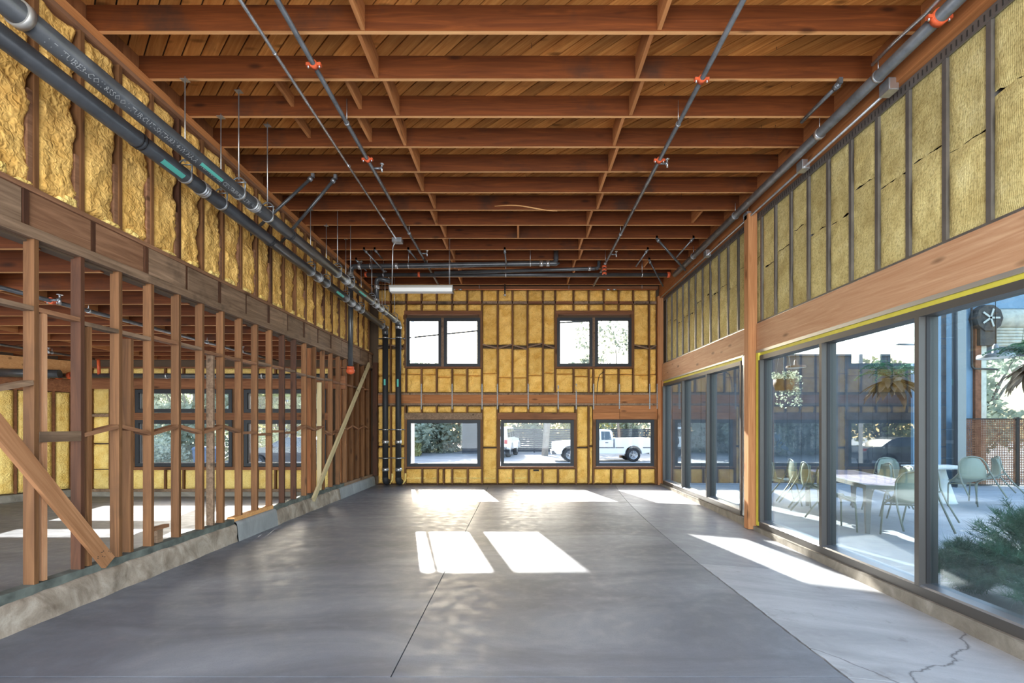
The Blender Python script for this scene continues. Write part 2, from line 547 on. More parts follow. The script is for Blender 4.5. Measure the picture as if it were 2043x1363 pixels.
slab('slab', M['floor'], -14, -3.95 - G, 6.4, 10.9)

# ---- ceiling: diagonal deck boards on joists with blocking
ceiling = struct('ceiling', (0, 6.5, 5.4))
def clip(poly, n, d, keep_less):
    out = []
    for i in range(len(poly)):
        a, c = poly[i], poly[(i + 1) % len(poly)]
        fa = a[0] * n[0] + a[1] * n[1] - d; fc = c[0] * n[0] + c[1] * n[1] - d
        if not keep_less: fa, fc = -fa, -fc
        if fa <= 0: out.append(a)
        if (fa < 0) != (fc < 0) and fa != fc:
            t = fa / (fa - fc)
            out.append((a[0] + (c[0] - a[0]) * t, a[1] + (c[1] - a[1]) * t))
    return out
def diag_deck(parent, x0, x1, y0, y1, z, w=.1385, gap=.013):
    n = (math.sqrt(.5), math.sqrt(.5))
    s = (x0 + y0) * n[0]; s1 = (x1 + y1) * n[0]
    while s < s1:
        rect = [(x0, y0), (x1, y0), (x1, y1), (x0, y1)]
        p = clip(clip(rect, n, s + gap / 2, False), n, s + w - gap / 2, True)
        if len(p) >= 3:
            MB().prism(p, z + R.uniform(-.0015, .0025), z + .022).build('deck_board', M['deck'], parent)
        s += w
diag_deck(ceiling, -3.98, 3.80, .6, 12.78, ZD)
MB().box(-4.05, 3.95, -3.6, 12.95, ZD + .03, ZD + .13).build('roof_sheet', M['sheath'], ceiling)
JY = [4.427 + .61 * k for k in range(-6, 14)]
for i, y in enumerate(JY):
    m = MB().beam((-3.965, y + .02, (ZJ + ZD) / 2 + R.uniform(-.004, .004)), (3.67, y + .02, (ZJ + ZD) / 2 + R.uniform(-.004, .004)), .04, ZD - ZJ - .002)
    m.mi[0] = 1   # lower edge coloured paler to carry the light bounced up off the floor
    m.build('joist', [M['joist'], M['joist_edge_lit']], ceiling)
for i in range(len(JY) - 1):
    y0, y1 = JY[i] + .042, JY[i + 1] - .002
    for X in (-1.46, 1.255):
        x = X + (.03 if i % 2 else -.03) + R.uniform(-.012, .012)
        MB().box(x - .019, x + .019, y0, y1, ZJ + R.uniform(.0, .012), ZD - .003).build('blocking', M['joist_y'], ceiling)
for k, X, z0 in ((7, -1.86, 5.25), (8, -1.93, 5.23), (7, -2.65, 5.28), (8, -2.72, 5.28), (13, -.03, ZJ), (12, 3.1, 5.2), (16, 2.85, 5.2)):
    MB().box(X - .019, X + .019, JY[k] + .042, JY[k + 1] - .002, z0, ZD - .003).build('blocking', M['joist_y'], ceiling)
# a split sliver hanging along one joist's lower edge
m = MB(); pts = []
yy = JY[12] + .0
for i in range(13):
    t = i / 12
    pts.append((-.42 + 1.05 * t, yy - .012, ZJ + .05 + .03 * math.sin(t * 5) - .05 * t))
m.tube(pts, [.006 + .006 * math.sin(math.pi * i / 12) for i in range(13)], 5)
m.build('wood_sliver', M['pale_x'], ceiling)
m = MB()
for i in range(90):
    x, y = R.uniform(-3.2, 3.3), R.uniform(3.9, 9)
    if min(abs(y - j - .02) for j in JY) < .06: continue
    m.tube([(x, y, ZD), (x + R.uniform(-.008, .008), y + R.uniform(-.008, .008), ZD - R.uniform(.025, .05))], .0025, 4)
o = m.build('roofing_nail', M['slot'], ceiling); o['kind'] = 'stuff'

# ---- foam panel: a lumpy slab sprayed between two studs
def foam(parent, o, u, v, n, w, h, depth=.05, res=.035, seed=0, mat=None, name='foam_panel', rag=.03, lump=.026, edge=.03):
    o, u, v, n = Vector(o), Vector(u), Vector(v), Vector(n)
    nu, nv = max(6, round(w / res)), max(4, round(h / res))
    nu, nv = min(nu, 16), min(nv, 62)
    sv = Vector((seed * 3.17, seed * 1.31, seed * 7.7))
    def fn(a, c):
        s, t = a * w, c * h
        p = o + u * s + v * t
        ra = edge + rag * max(0, noise.noise(Vector((t * 4.5, seed, 1.7))) + .25)
        rb = edge + rag * max(0, noise.noise(Vector((t * 4.5, seed, 9.2))) + .25)
        rc = edge + rag * .6 * max(0, noise.noise(Vector((s * 6, seed, 4.1))) + .3)
        rd = edge + rag * .6 * max(0, noise.noise(Vector((s * 6, seed, 6.6))) + .3)
        e = 1.0
        for d, r in ((s, ra), (w - s, rb), (t, rc), (h - t, rd)):
            k = min(1, d / r); e *= 1 - (1 - k) ** 2
        q = p * 1.0 + sv
        l = noise.noise(q * 6) * lump * 1.2 - abs(noise.noise(q * 13)) * lump * 1.5 + lump * .4 + noise.noise(q * 25) * lump * .4
        return p + n * (depth * e + l * (.25 + .75 * e))
    return MB().grid(fn, nu, nv).build(name, mat or M['foam'], parent)

# ---- back wall
wall_back = struct('wall_back', (0, YB, 0))
UW = [(804.8, 961.5, 627.0, 733.0), (1108.5, 1263.5, 627.0, 733.0)]   # upper openings (photo px)
LW = [(807.0, 962.0, 837.0, 933.0), (993.0, 1149.5, 837.0, 933.0), (1184.0, 1309.0, 837.0, 933.0)]
hs = [(bx(a + 5), bx(c - 5), bz(f - 2), bz(e + 6)) for a, c, e, f in UW] + [(bx(a + 5), bx(c - 5), bz(f - 2), bz(e + 1)) for a, c, e, f in LW]
m = MB()
for x0, x1, z0, z1 in cells(-3.99, 3.9, -.3, 5.5, hs):
    m.box(x0, x1, YB + .14, YB + .20, z0, z1)
m.build('sheathing', M['sheath'], wall_back)
def vstud(px, y0, y1, w=.038, mat='brown_x', dy=0):
    x = bx(px)
    MB().box(x - w / 2, x + w / 2, YB + dy, YB + .13, bz(y1), bz(y0)).build('stud', M['dark_z' if mat == 'd' else 'stud'], wall_back)
UP = [779, 810, 840.7, 871, 902, 932, 961.5, 993, 1022.5, 1052.6, 1083.4, 1108, 1144.6, 1175, 1205, 1234.8, 1264, 1295.5]
def hband(px0, px1, y0, y1, mat, dy=-.002, th=.12, name='plate'):
    MB().box(bx(px0), bx(px1), YB + dy, YB + dy + th, bz(y1), bz(y0)).build(name, M[mat], wall_back)
hband(752, 1313, 571, 576.5, 'brown_x', 0, .13, 'top_plate')
for a, c in zip([752] + UP, UP + [1311]):
    hband(a + 1.2, c - 1.2, 601, 606, 'gray_wood' if R.random() < .5 else 'brown_x', R.uniform(-.004, .012), .1, 'fire_block')
hband(752, 1313, 784.5, 788, 'gray_wood', -.004, .12, 'plate')
for a, c in ((752, 846), (846, 1190), (1190, 1313)):
    hband(a + .3, c - .3, 788, 804.8, 'belt_x', R.uniform(-.012, -.006), .06, 'belt_beam')
hband(752, 1313, 804.8, 809, 'gray_wood', -.004, .12, 'plate')
hband(752, 1313, 966, 973, 'dark_z', -.004, .12, 'sole_plate')
full = [i for i in UP if not any(a < i < c for a, c, _, _ in UW)]
for i in UP:
    vstud(i, 576, 601)
    hit = [w for w in UW if w[0] + 2 < i < w[1] - 2]
    if hit:
        vstud(i, 606, 620); vstud(i, 733, 784.5)
    else: vstud(i, 606, 784.5)
vstud(1184, 734, 784.5)
for a, c, e, f in UW:
    hband(a, c, e - 7, e + .5, 'brown_x', -.006, .12, 'header')
    hband(a, c, f - 1.5, f + 1.8, 'brown_x', -.003, .12, 'sill_plate')
    for p, q in ((a - .3, a + 5), (c - 5, c + .3)):
        vstud((p + q) / 2, e, f, (q - p) * YB / F, dy=-.004)
LOW = [779.5, 808, 842, 873, 885, 902, 933, 961.9, 992.5, 1024, 1055, 1082.6, 1113.6, 1149.6, 1174.5, 1184, 1219.6, 1247, 1277, 1309]
for i in LOW:
    hit = [w for w in LW if w[0] + 3 < i < w[1] - 3]
    if hit: vstud(i, 933, 966)
    else: vstud(i, 809, 966)
for i in (840.9, 871, 902.2, 932, 1024, 1054, 1083, 1113.6): vstud(i, 809, 825)
for j, (a, c, e, f) in enumerate(LW):
    if j < 2: hband(a, c, 824, 837.2, 'gray_wood' if j == 0 else 'brown_x', -.008, .12, 'header')
    else:
        for y0, y1, xm in ((809.5, 823, 1236), (823.4, 836.8, 1190)):
            hband(a - 1, 1235.5, y0, y1, 'belt_x', -.012, .12, 'header'); hband(1236.2, c + 2, y0, y1, 'belt_x', -.008, .12, 'header')
    hband(a, c, f - 1.8, f + 1.6, 'brown_x', -.003, .12, 'sill_plate')
    for p, q in ((a - .3, a + 4.6), (c - 4.6, c + .3)):
        vstud((p + q) / 2, e, f, (q - p) * YB / F, dy=-.004)
hb = [(UP[i], UP[i + 1]) for i in range(len(UP) - 1)]
U, V, N = (1, 0, 0), (0, 0, 1), (0, -1, 0)
seed = [0]
def fb(a, c, y0, y1, parent=None, d=.062, mat='foam_b'):
    seed[0] += 1
    g = 1.7
    x0, x1 = bx(a + g), bx(c - g)
    foam(wall_back, (x0, YB + .055, bz(y1 - .8)), U, V, N, x1 - x0, bz(y0 + .8) - bz(y1 - .8), d + R.uniform(-.008, .006), .03, seed[0], M[mat], 'foam_panel', .016, .034, .028)
cols = list(zip([752] + UP, UP + [1311]))
zig = {}
for a, c in cols:
    fb(a, c, 577, 601)
    mid = (a + c) / 2
    w = [w for w in UW if w[0] - 1 < mid < w[1] + 1]
    if w:
        fb(a, c, 606, 620)
        k = 748 + R.uniform(-2, 5)
        for (p, q) in (((a, 1184), (1184, c)) if a == 1175 else ((a, c),)):
            fb(p, q, 734.5, k + .5); fb(p, q, k - .5, 783.5)
    else:
        k = 690 + R.uniform(-3, 3)
        fb(a, c, 606, k - 3.2); k2 = 748 + R.uniform(-6, 8)
        fb(a, c, k + 3.2, k2 + .5); fb(a, c, k2 - .5, 783.5)
        i = cols.index((a, c))
        dz = .05 if i % 2 else -.05
        za, zc = bz(k) + dz, bz(k) - dz
        MB().beam((bx(a) + .02, YB + .045, za), (bx(c) - .02, YB + .045, zc), .09, .036, (0, 0, 1)).build('fire_block', M['gray_wood'], wall_back)
lc = list(zip([752] + LOW, LOW + [1313]))
for a, c in lc:
    if c - a < 7: continue
    mid = (a + c) / 2
    w = [w for w in LW if w[0] < mid < w[1]]
    if w: fb(a, c, 935.5, 966)
    else:
        k = 892 + R.uniform(-1.5, 1.5)
        fb(a, c, 810, k - 1); fb(a, c, k + 1, 966)
for a, c in ((811, 840.9), (840.9, 871), (871, 902.2), (902.2, 932), (932, 961)): fb(a, c, 810, 824)
for a, c in ((994, 1024), (1024, 1054), (1054, 1083), (1083, 1113.6), (1113.6, 1148)): fb(a, c, 810, 824)
for i in (750.5, 840.9, 902.2, 961.9, 992.6, 1053.8, 1113.6, 1149.6, 1184, 1235.6, 1296, 1311):
    x = bx(i); lo = 817 if i < 1200 else 816
    m = MB().box(x - .015, x + .015, YB - .017, YB - .013, bz(lo), bz(766))
    m.build('strap_tie', M['strap'], wall_back)
# overspray stain strips of raw foam trimmed at the floor
for a, c in ((808, 842), (842, 873), (885, 902), (902, 933), (933, 961), (963, 991), (994, 1024), (1024, 1054)):
    seed[0] += 1
    x0, x1 = bx(a + 2), bx(c - 2)
    foam(wall_back, (x0, YB + .03, bz(956.5)), U, V, N, x1 - x0, .06, .045, .02, seed[0] + 900, M['foam_pale'], 'foam_scrap', .02, .02, .02)
MB().box(-3.84, -3.72, YB - .10, YB + .12, .25, 3.2).build('corner_post', M['dark_z'], wall_back)
MB().box(3.62, 3.76, YB - .06, YB + .12, 0, 4.95).build('corner_post', M['post_z'], wall_back)
for z, c in ((0, 0), ):
    pass
# slot cut in the foam under the middle window, electrical whip under the right one
MB().box(bx(1064), bx(1075), YB - .03, YB + .05, bz(940), bz(937)).build('cut_slot', M['slot'], wall_back)
MB().tube(rounded([at(1205, 742, YB - .03), at(1196, 748, YB - .03), at(1192, 765, YB - .03), at(1191, 785, YB - .03)], .04), .009, 6).build('cable_whip', M['slot'], wall_back)

# ---- windows of the back wall
wn_i = [0]
def window(x0, x1, z0, z1, y, parts, fw=.075, frame='frame', dep=.09, glass='glass', gauge=.0):
    wn_i[0] += 1
    w = struct('window_%d' % wn_i[0], ((x0 + x1) / 2, y, z0))
    for a, c in parts:
        for q in ((a, c, z0, z0 + fw), (a, c, z1 - fw, z1), (a, a + fw, z0 + fw, z1 - fw), (c - fw, c, z0 + fw, z1 - fw)):
            MB().box(q[0], q[1], y, y + dep, q[2], q[3]).build('frame_member', M[frame], w)
        MB().box(a + fw * .8, c - fw * .8, y + dep * .5, y + dep * .5 + .018, z0 + fw * .8, z1 - fw * .8).build('pane', M[glass], w)
        m = MB()
        for q in ((a + fw, c - fw, z0 + fw, z0 + fw + .012), (a + fw, c - fw, z1 - fw - .012, z1 - fw), (a + fw, a + fw + .012, z0 + fw, z1 - fw), (c - fw - .012, c - fw, z0 + fw, z1 - fw)):
            m.box(q[0], q[1], y + .025, y + .042, q[2], q[3])
        m.build('glazing_bead', M['black_matte'], w)
    return w
yw = YB - .012
w1 = window(bx(811), bx(958.2), bz(731.5), bz(634.5), yw, ((bx(811), bx(880.4)), (bx(885.6), bx(958.2))))
MB().box(bx(880.4), bx(885.6), yw + .0, yw + .08, bz(731.5), bz(634.5)).build('mullion', M['gray_wood'], w1)
w2 = window(bx(1111.3), bx(1259.8), bz(731.6), bz(634), yw, ((bx(1111.3), bx(1182)), (bx(1187), bx(1259.8))))
MB().box(bx(1182), bx(1187), yw + .0, yw + .08, bz(731.6), bz(634)).build('mullion', M['gray_wood'], w2)
window(bx(812.3), bx(958.6), bz(931), bz(838.2), yw, ((bx(812.3), bx(958.6)),))
window(bx(999), bx(1144.8), bz(930.6), bz(838), yw, ((bx(999), bx(1144.8)),))
window(bx(1189.2), bx(1304.8), bz(930.6), bz(837.5), yw, ((bx(1189.2), bx(1304.8)),))

# ---- left wall: open stud wall below, foam-filled clerestory above
wall_left = struct('wall_left', (XL, 6.5, 0))
SY = [3.873 + .4064 * i for i in range(-6, 22)]
random_dark = {2: 'stud', 4: 'dark_z'}
for i, y in enumerate(SY):
    mat = 'dark_z' if i in (7, 16, 17) else 'stud'
    MB().box(XL - .089, XL, y - .038, y, .296, 3.04).build('stud', M[mat], wall_left)
for y, dx, z0, z1, mat in ((3.915, -.01, .3, 2.5, 'stud_pale'), (4.325, -.008, .3, 2.45, 'stud'), (4.80, -.012, .3, 2.42, 'stud'), (6.10, -.02, .3, 2.45, 'gray_wood'), (9.42, -.02, .3, 2.4, 'pale_lean'), (8.78, -.03, .3, 2.9, 'ply'), (9.0, -.04, .3, 3.0, 'ply')):
    MB().box(XL - .085 + dx, XL + dx, y, y + .037, z0, z1).build('stud', M[mat], wall_left)
zg = [1.50, 1.47, 1.555, 1.466, 1.55, 1.463, 1.545, 1.46, 1.42, 1.46, 1.44]
for i in range(len(SY) - 1):
    y0, y1 = SY[i] + .001, SY[i + 1] - .039
    z = 2.475 + R.choice((-.012, .012))
    MB().beam((XL - .046, y0, z), (XL - .046, y1, z), .088, .037).build('fire_block', M['gray_wood' if R.random() < .35 else 'block'], wall_left)
    k = i - 6
    if k == 0:
        MB().box(XL - .03, XL + .006, y0, y1, 1.424, 1.51).build('fire_block', M['gray_wood'], wall_left)
    elif k == -1:
        MB().beam((XL - .046, y0, 1.80), (XL - .046, y1, 1.90), .088, .037).build('fire_block', M['gray_wood'], wall_left)
    elif k in (7, 8, 9, 10):
        z = (1.455, 1.425, 1.465, 1.44)[k - 7]
        MB().beam((XL - .046, y0, z), (XL - .046, y1, z), .088, .037).build('fire_block', M['block'], wall_left)
    elif k > 0:
        a, c = (1.475, 1.55) if k % 2 else (1.55, 1.475)
        if k in (14, 15): a, c = a - .1, c - .1
        MB().beam((XL - .046, y0, a), (XL - .046, y1, c), .088, .037).build('fire_block', M['block'], wall_left)
MB().box(XL - .08, XL - .02, 5.06, 5.34, .44, .475).build('fire_block', M['block'], wall_left)
MB().box(XL - .08, XL - .03, 5.18, 5.26, .30, .44).build('fire_block', M['gray_wood'], wall_left)
# sill plate, curb
for y0, y1, mat, z0, z1 in ((1.4, 4.45, 'green_plate', .215, .296), (4.45, 6.52, 'green_plate', .225, .296), (6.52, 7.55, 'pale_x', .262, .318), (7.55, 10.6, 'green_plate', .222, .296), (10.6, 12.66, 'gray_wood', .222, .296)):
    MB().box(XL - .10, XL + .004, y0 + .002, y1 - .002, z0, z1).build('sill_plate', M[mat], wall_left)
def rough_curb(y0, y1, mat, x=-3.80, top=.222, amp=.022, name='curb_block'):
    n = max(4, int((y1 - y0) / .05))
    prof = [(x - .22, 0), (x - .22, top), (x - .035, top + .004), (x - .012, top - .02), (x, top * .55), (x + .012, .03), (x + .02, -.02)]
    m = MB()
    def fn(a, c):
        y = y0 + (y1 - y0) * a
        k = c * (len(prof) - 1); i = min(int(k), len(prof) - 2); t = k - i
        px, pz = prof[i][0] * (1 - t) + prof[i + 1][0] * t, prof[i][1] * (1 - t) + prof[i + 1][1] * t
        e = 0 if i < 1 else 1
        q = Vector((px * 3, y * 3.3, pz * 5))
        d = noise.noise(q) * amp + noise.noise(q * 4) * amp * .45
        return (px + d * e, y, pz + noise.noise(q * 2 + Vector((9, 9, 9))) * amp * .7 * (e if .3 < c < .6 else 0))
    m.grid(fn, n, 18)
    m.build(name, M[mat], wall_left)
rough_curb(1.4, 6.50, 'curb')
rough_curb(6.50, 7.56, 'curb_smooth', -3.79, .255, .002)
rough_curb(7.56, 10.2, 'curb')
rough_curb(10.2, 12.66, 'curb_smooth', -3.79, .225, .008)
# header band
def yseg(y0, y1, mat, x0, x1, z0, z1, name):
    MB().box(x0, x1, y0, y1, z0, z1).build(name, M[mat], wall_left)
for y0, y1 in ((1.4, 5.0), (5.0, 8.9), (8.9, 12.7)):
    yseg(y0 + .001, y1 - .001, 'gray_wood', XL - .11, XL + .012, 3.04, 3.125, 'header_plate')
    yseg(y0 + .3, y1 - .001 + (.3 if y1 < 12 else 0), 'brown_y', XL - .13, XL + .006, 3.405, 3.445, 'header_plate')
hy = 1.95
j = 0
while hy < 12.65:
    e = min(hy + .61, 12.68)
    mat = ('brown_y', 'gray_wood', 'gray_wood', 'brown_y')[j % 4] if hy < 5 else 'gray_wood'
    yseg(hy + .028, e - .028, mat, XL - .055, XL - .012 + R.uniform(-.01, .006), 3.125, 3.405, 'header_board')
    yseg(hy - .02, hy + .02, 'dark_z', XL - .06, XL - (.004 if j % 2 else .018), 3.07 if j % 2 else 3.13, 3.42, 'joist_hanger')
    hy += .61; j += 1
MB().box(XL - .16, XL - .06, 1.4, 12.9, 3.02, 3.46).build('header_backing', M['sheath'], wall_left)
# clerestory
MB().box(-4.06, -3.985, -3.5, 12.9, 3.3, 5.5).build('sheathing', M['sheath'], wall_left)
for y0, y1 in ((1.4, 6.2), (6.2, 10.1), (10.1, 12.7)):
    yseg(y0 + .001, y1 - .001, 'brown_y', XL - .12, XL + .004, 5.03, 5.075, 'top_plate')
    yseg(y0 + .001, y1 - .001, 'joist_y', XL - .12, XL - .002, 5.077, 5.168, 'top_plate')
MB().box(-3.985, -3.97, 1.4, 12.7, 5.17, 5.41).build('rim_board', M['ply'], wall_left)
for i, y in enumerate(SY):
    yseg(y - .038, y, 'stud' if i % 5 else 'dark_z', XL - .12, XL, 3.445, 5.03, 'stud')
    if R.random() < .62:
        h = R.uniform(.45, .85)
        yseg(y - .078, y - .040, 'brown_y', XL - .11, XL - .012, 3.445, 3.445 + h, 'cripple_stud')
for i in range(len(SY) - 1):
    y0, y1 = SY[i] + .002, SY[i + 1] - .04
    if y0 < 2.9: res = .05
    else: res = .03 if y0 < 7 else .04
    foam(wall_left, (XL - .105, y0, 3.44), (0, 1, 0), (0, 0, 1), (1, 0, 0), y1 - y0, 1.595, .088, res, 200 + i, M['foam'], 'foam_panel', .075, .026, .035)
    n = 2 if y0 > 2.5 else 0
    for k in range(n):
        yy = R.uniform(y0 + .03, y1 - .12)
        foam(wall_left, (XL - .04, yy, 3.442), (0, 1, 0), (0, 0, 1), (1, 0, 0), R.uniform(.10, .2), R.uniform(.05, .10), .035, .02, 500 + i * 3 + k, M['foam_pale'], 'foam_scrap', .03, .02, .02)
# sheathed outer corner past the side room
MB().box(-3.985, -3.955, 10.72, 12.86, 0, 3.05).build('sheathing', M['ply'], wall_left)

# ---- right wall: steel studs and mineral wool over a timber header, glazing below
wall_right = struct('wall_right', (XR, 6.5, 0))
MB().box(3.90, 3.96, 1.3, 12.9, 2.70, 5.5).build('sheathing', M['sheath'], wall_right)
RY = [3.857 + .4064 * i for i in range(-6, 22)]
for y in RY:
    MB().box(XR, XR + .09, y, y + .042, 3.19, 4.86).build('steel_stud', M['track'], wall_right)
MB().box(XR - .004, XR + .09, 1.4, 12.65, 3.155, 3.192).build('bottom_track', M['track'], wall_right)
MB().box(XR - .012, XR - .0045, 1.4, 12.65, 3.158, 3.168).build('track_lip', M['clamp'], wall_right)
MB().box(XR - .004, XR + .01, 1.4, 12.65, 4.80, 4.902).build('slotted_track', M['track'], wall_right)
m = MB(); y = 1.5
while y < 12.6:
    m.box(XR - .0065, XR - .0042, y, y + .012, 4.822, 4.875); y += .05
o = m.build('track_slot', M['slot'], wall_right); o['kind'] = 'stuff'
def wool(y0, y1, z0, z1, sd):
    w, h = y1 - y0, z1 - z0
    nv = 26; nu = 9
    bulge = R.uniform(-.006, .012); lean = R.uniform(-.012, .012)
    def fn(a, c):
        yy, z = y0 + a * w, z0 + c * h
        q = Vector((sd * 2.3, yy * 5, z * 5))
        e = min(1, min(a, 1 - a) * 9) * min(1, min(c, 1 - c) * 12)
        d = .012 + bulge * math.sin(math.pi * c) + lean * (c - .5) + noise.noise(q) * .012 + noise.noise(q * 3.1) * .008
        return (XR + .035 - d * e - .004, yy, z + (noise.noise(Vector((yy * 9, sd, 0))) * .03 + noise.noise(Vector((yy * 31, sd, 3))) * .016 if (c == 1.0 and z1 < 4.6) or (c == 0.0 and z0 > 3.5) else 0))
    MB().grid(fn, nu, nv).build('wool_batt', M['wool'], wall_right)
for i in range(len(RY) - 1):
    y0, y1 = RY[i] + .043, RY[i + 1] - .001
    zc = 4.12 + R.uniform(-.13, .13) + .05 * math.sin(i * 1.7)
    wool(y0, y1, 3.19, zc - .004, i * 2 + 1); wool(y0, y1, zc + .004, 4.83, i * 2 + 2)
for y0, y1 in ((1.4, 7.60), (7.78, 12.66)):
    MB().box(3.722, 3.87, y0, y1, 2.735, 3.155).build('header', M['glulam_y'], wall_right)
    MB().box(3.67, 3.80, y0, y1 + .1, 4.905, 5.405).build('top_beam', M['beam_y'], wall_right)
MB().box(3.60, 3.74, 7.62, 7.76, -.075, 4.905).build('post', M['post_z'], wall_right)
# flashing, yellow board strip, metal jambs around the post
MB().box(3.715, 3.74, 1.4, 7.60, 2.69, 2.733).build('flashing', M['flash'], wall_right)
MB().box(3.715, 3.74, 8.05, 12.62, 2.70, 2.733).build('flashing', M['flash'], wall_right)
MB().box(3.735, 3.80, 1.4, 7.55, 2.635, 2.69).build('yellow_strip', M['yellow'], wall_right)
MB().box(3.735, 3.80, 8.15, 12.62, 2.645, 2.70).build('yellow_strip', M['yellow'], wall_right)
MB().box(3.705, 3.79, 7.515, 7.585, .0, 2.69).build('yellow_strip', M['yellow'], wall_right)
MB().box(3.72, 3.79, 7.587, 7.605, .03, 2.72).build('steel_jamb', M['galv'], wall_right)
MB().box(3.76, 3.80, 7.606, 7.78, .03, 2.72).build('wool_batt', M['wool'], wall_right)
MB().box(3.72, 3.80, 8.02, 8.10, .06, 2.72).build('steel_jamb', M['galv'], wall_right)
MB().box(3.70, 3.80, YB - .16, YB - .06, .05, 2.73).build('jamb', M['post_z'], wall_right)
# curb under the glazing
def curb_right(y0, y1, ztop, mat):
    m = MB(); n = int((y1 - y0) / .12)
    prof = [(3.90, -.35), (3.655, -.35), (3.67, -.02), (3.668, None), (3.90, None)]
    def fn(a, c):
        y = y0 + (y1 - y0) * a
        k = round(c * 4); x, z = prof[k]
        if z is None: z = ztop
        elif k == 2: z = ztop - .02
        if k in (1, 2, 3): x += noise.noise(Vector((y * 3, k, 0))) * .010
        return (x, y, z)
    m.grid(fn, n, 4, False)
    m.build('curb_block', M[mat], wall_right, fixn=True)
curb_right(1.0, 7.60, -.018, 'curb_right')
curb_right(7.78, 12.70, .045, 'curb_right')
# glazing units
def glazing(ys, zb, rail, ztop):
    wn_i[0] += 1
    w = struct('window_%d' % wn_i[0], (3.8, (ys[0] + ys[-1]) / 2, zb))
    y0, y1 = ys[0], ys[-1]
    MB().box(3.70, 3.88, y0, y1, rail, zb - .03).build('bottom_rail', M['bronze'], w)
    MB().hexa([(3.705, y0, zb - .03), (3.86, y0, zb - .03), (3.86, y1, zb - .03), (3.705, y1, zb - .03), (3.72, y0, zb - .015), (3.86, y0, zb + .004), (3.86, y1, zb + .004), (3.72, y1, zb - .015)]).build('sill_cap', M['sill'], w)
    MB().box(3.71, 3.88, y0, y1, ztop, ztop + .07).build('top_rail', M['bronze'], w)
    for k, y in enumerate(ys):
        MB().box(3.70, 3.88, y - .025, y + .025, zb - .028, ztop).build('mullion', M['bronze'], w)
        m = MB()
        for s in (-1, 1):
            m.box(3.765, 3.80, y + s * .025, y + s * .033, zb, ztop)
        m.build('gasket', M['black_matte'], w)
    for a, c in zip(ys[:-1], ys[1:]):
        MB().box(3.800, 3.812, a + .02, c - .02, zb - .01, ztop + .01).build('pane', M['glass_side'], w)
glazing([1.55, 3.02, 4.51, 5.955, 7.475], .097, -.02, 2.57)
glazing([8.12, 9.60, 11.055, 12.52], .165, .045, 2.575)

# ---- side room beyond the stud wall
wa = struct('wall_side_room_back', (-7, YA, 0))
A0, A1 = -9.87, -3.99
AW = [(270, 463), (487, 650)]
hs = [(ax_(a + 5), ax_(c - 5), az(928), az(780)) for a, c in AW]
m = MB()
for x0, x1, z0, z1 in cells(-10.6, -3.955, -.3, 3.3, hs):
    m.box(x0, x1, YA + .12, YA + .18, z0, z1)
m.build('sheathing', M['sheath'], wa)
def aband(a, c, y0, y1, mat, dy=0, th=.1, name='plate'):
    MB().box(ax_(a), ax_(c), YA + dy, YA + dy + th, az(y1), az(y0)).build(name, M[mat], wa)
AST = [145 + 36.7 * i for i in range(0, 15)]
def foam_a(a, c, y0, y1):
    seed[0] += 1
    foam(wa, (ax_(a), YA + .05, az(y1)), U, V, N, ax_(c) - ax_(a), az(y0) - az(y1), .055, .045, seed[0] + 1300, M['foam_pale'], 'foam_panel', .012, .012, .022)
for i, s in enumerate(AST):
    inw = any(a - 4 < s < c + 4 for a, c in AW)
    x = ax_(s)
    for y0, y1 in (((735, 750),) if inw else ((735, 976),)) + (((937, 976),) if inw else ()):
        MB().box(x - .019, x + .019, YA, YA + .1, az(y1), az(y0)).build('stud', M['stud'], wa)
    if i + 1 < len(AST):
        e = AST[i + 1]
        foam_a(s + 2, e - 2, 735, 750)
        mid = (s + e) / 2
        inm = any(a < mid < c for a, c in AW)
        foam_a(s + 2, e - 2, 938, 976)
        if not inm:
            foam_a(s + 2, e - 2, 776, 825); foam_a(s + 2, e - 2, 832, 884); foam_a(s + 2, e - 2, 887, 936)
            aband(s + 2, e - 2, 826, 831.5, 'gray_wood', .0, .08, 'fire_block')
aband(145, 689, 750, 776, 'brown_x', -.01, .1, 'header')
aband(145, 689, 732, 735, 'brown_x', -.005, .1, 'top_plate')
aband(145, 689, 976, 981, 'gray_wood', -.01, .1, 'sole_plate')
for a, c in AW:
    aband(a - 6, c + 6, 824, 838, 'brown_x', -.006, .09, 'header')
    aband(a - 6, c + 6, 932, 938, 'brown_x', -.004, .09, 'sill_plate')
    for s in (a - 3.5, c + 3.5):
        MB().box(ax_(s - 2.5), ax_(s + 2.5), YA - .003, YA + .1, az(936), az(776)).build('stud', M['stud'], wa)
MB().box(-10.2, -3.99, YA - .06, YA + .1, 0, az(981)).build('curb_block', M['curb_right'], wa)
for a, c in AW:
    window(ax_(a), ax_(c), az(823.5), az(777.5), YA - .01, ((ax_(a), ax_(c)),), .075)
    window(ax_(a), ax_(c), az(931), az(838), YA - .01, ((ax_(a), ax_(c)),), .075)
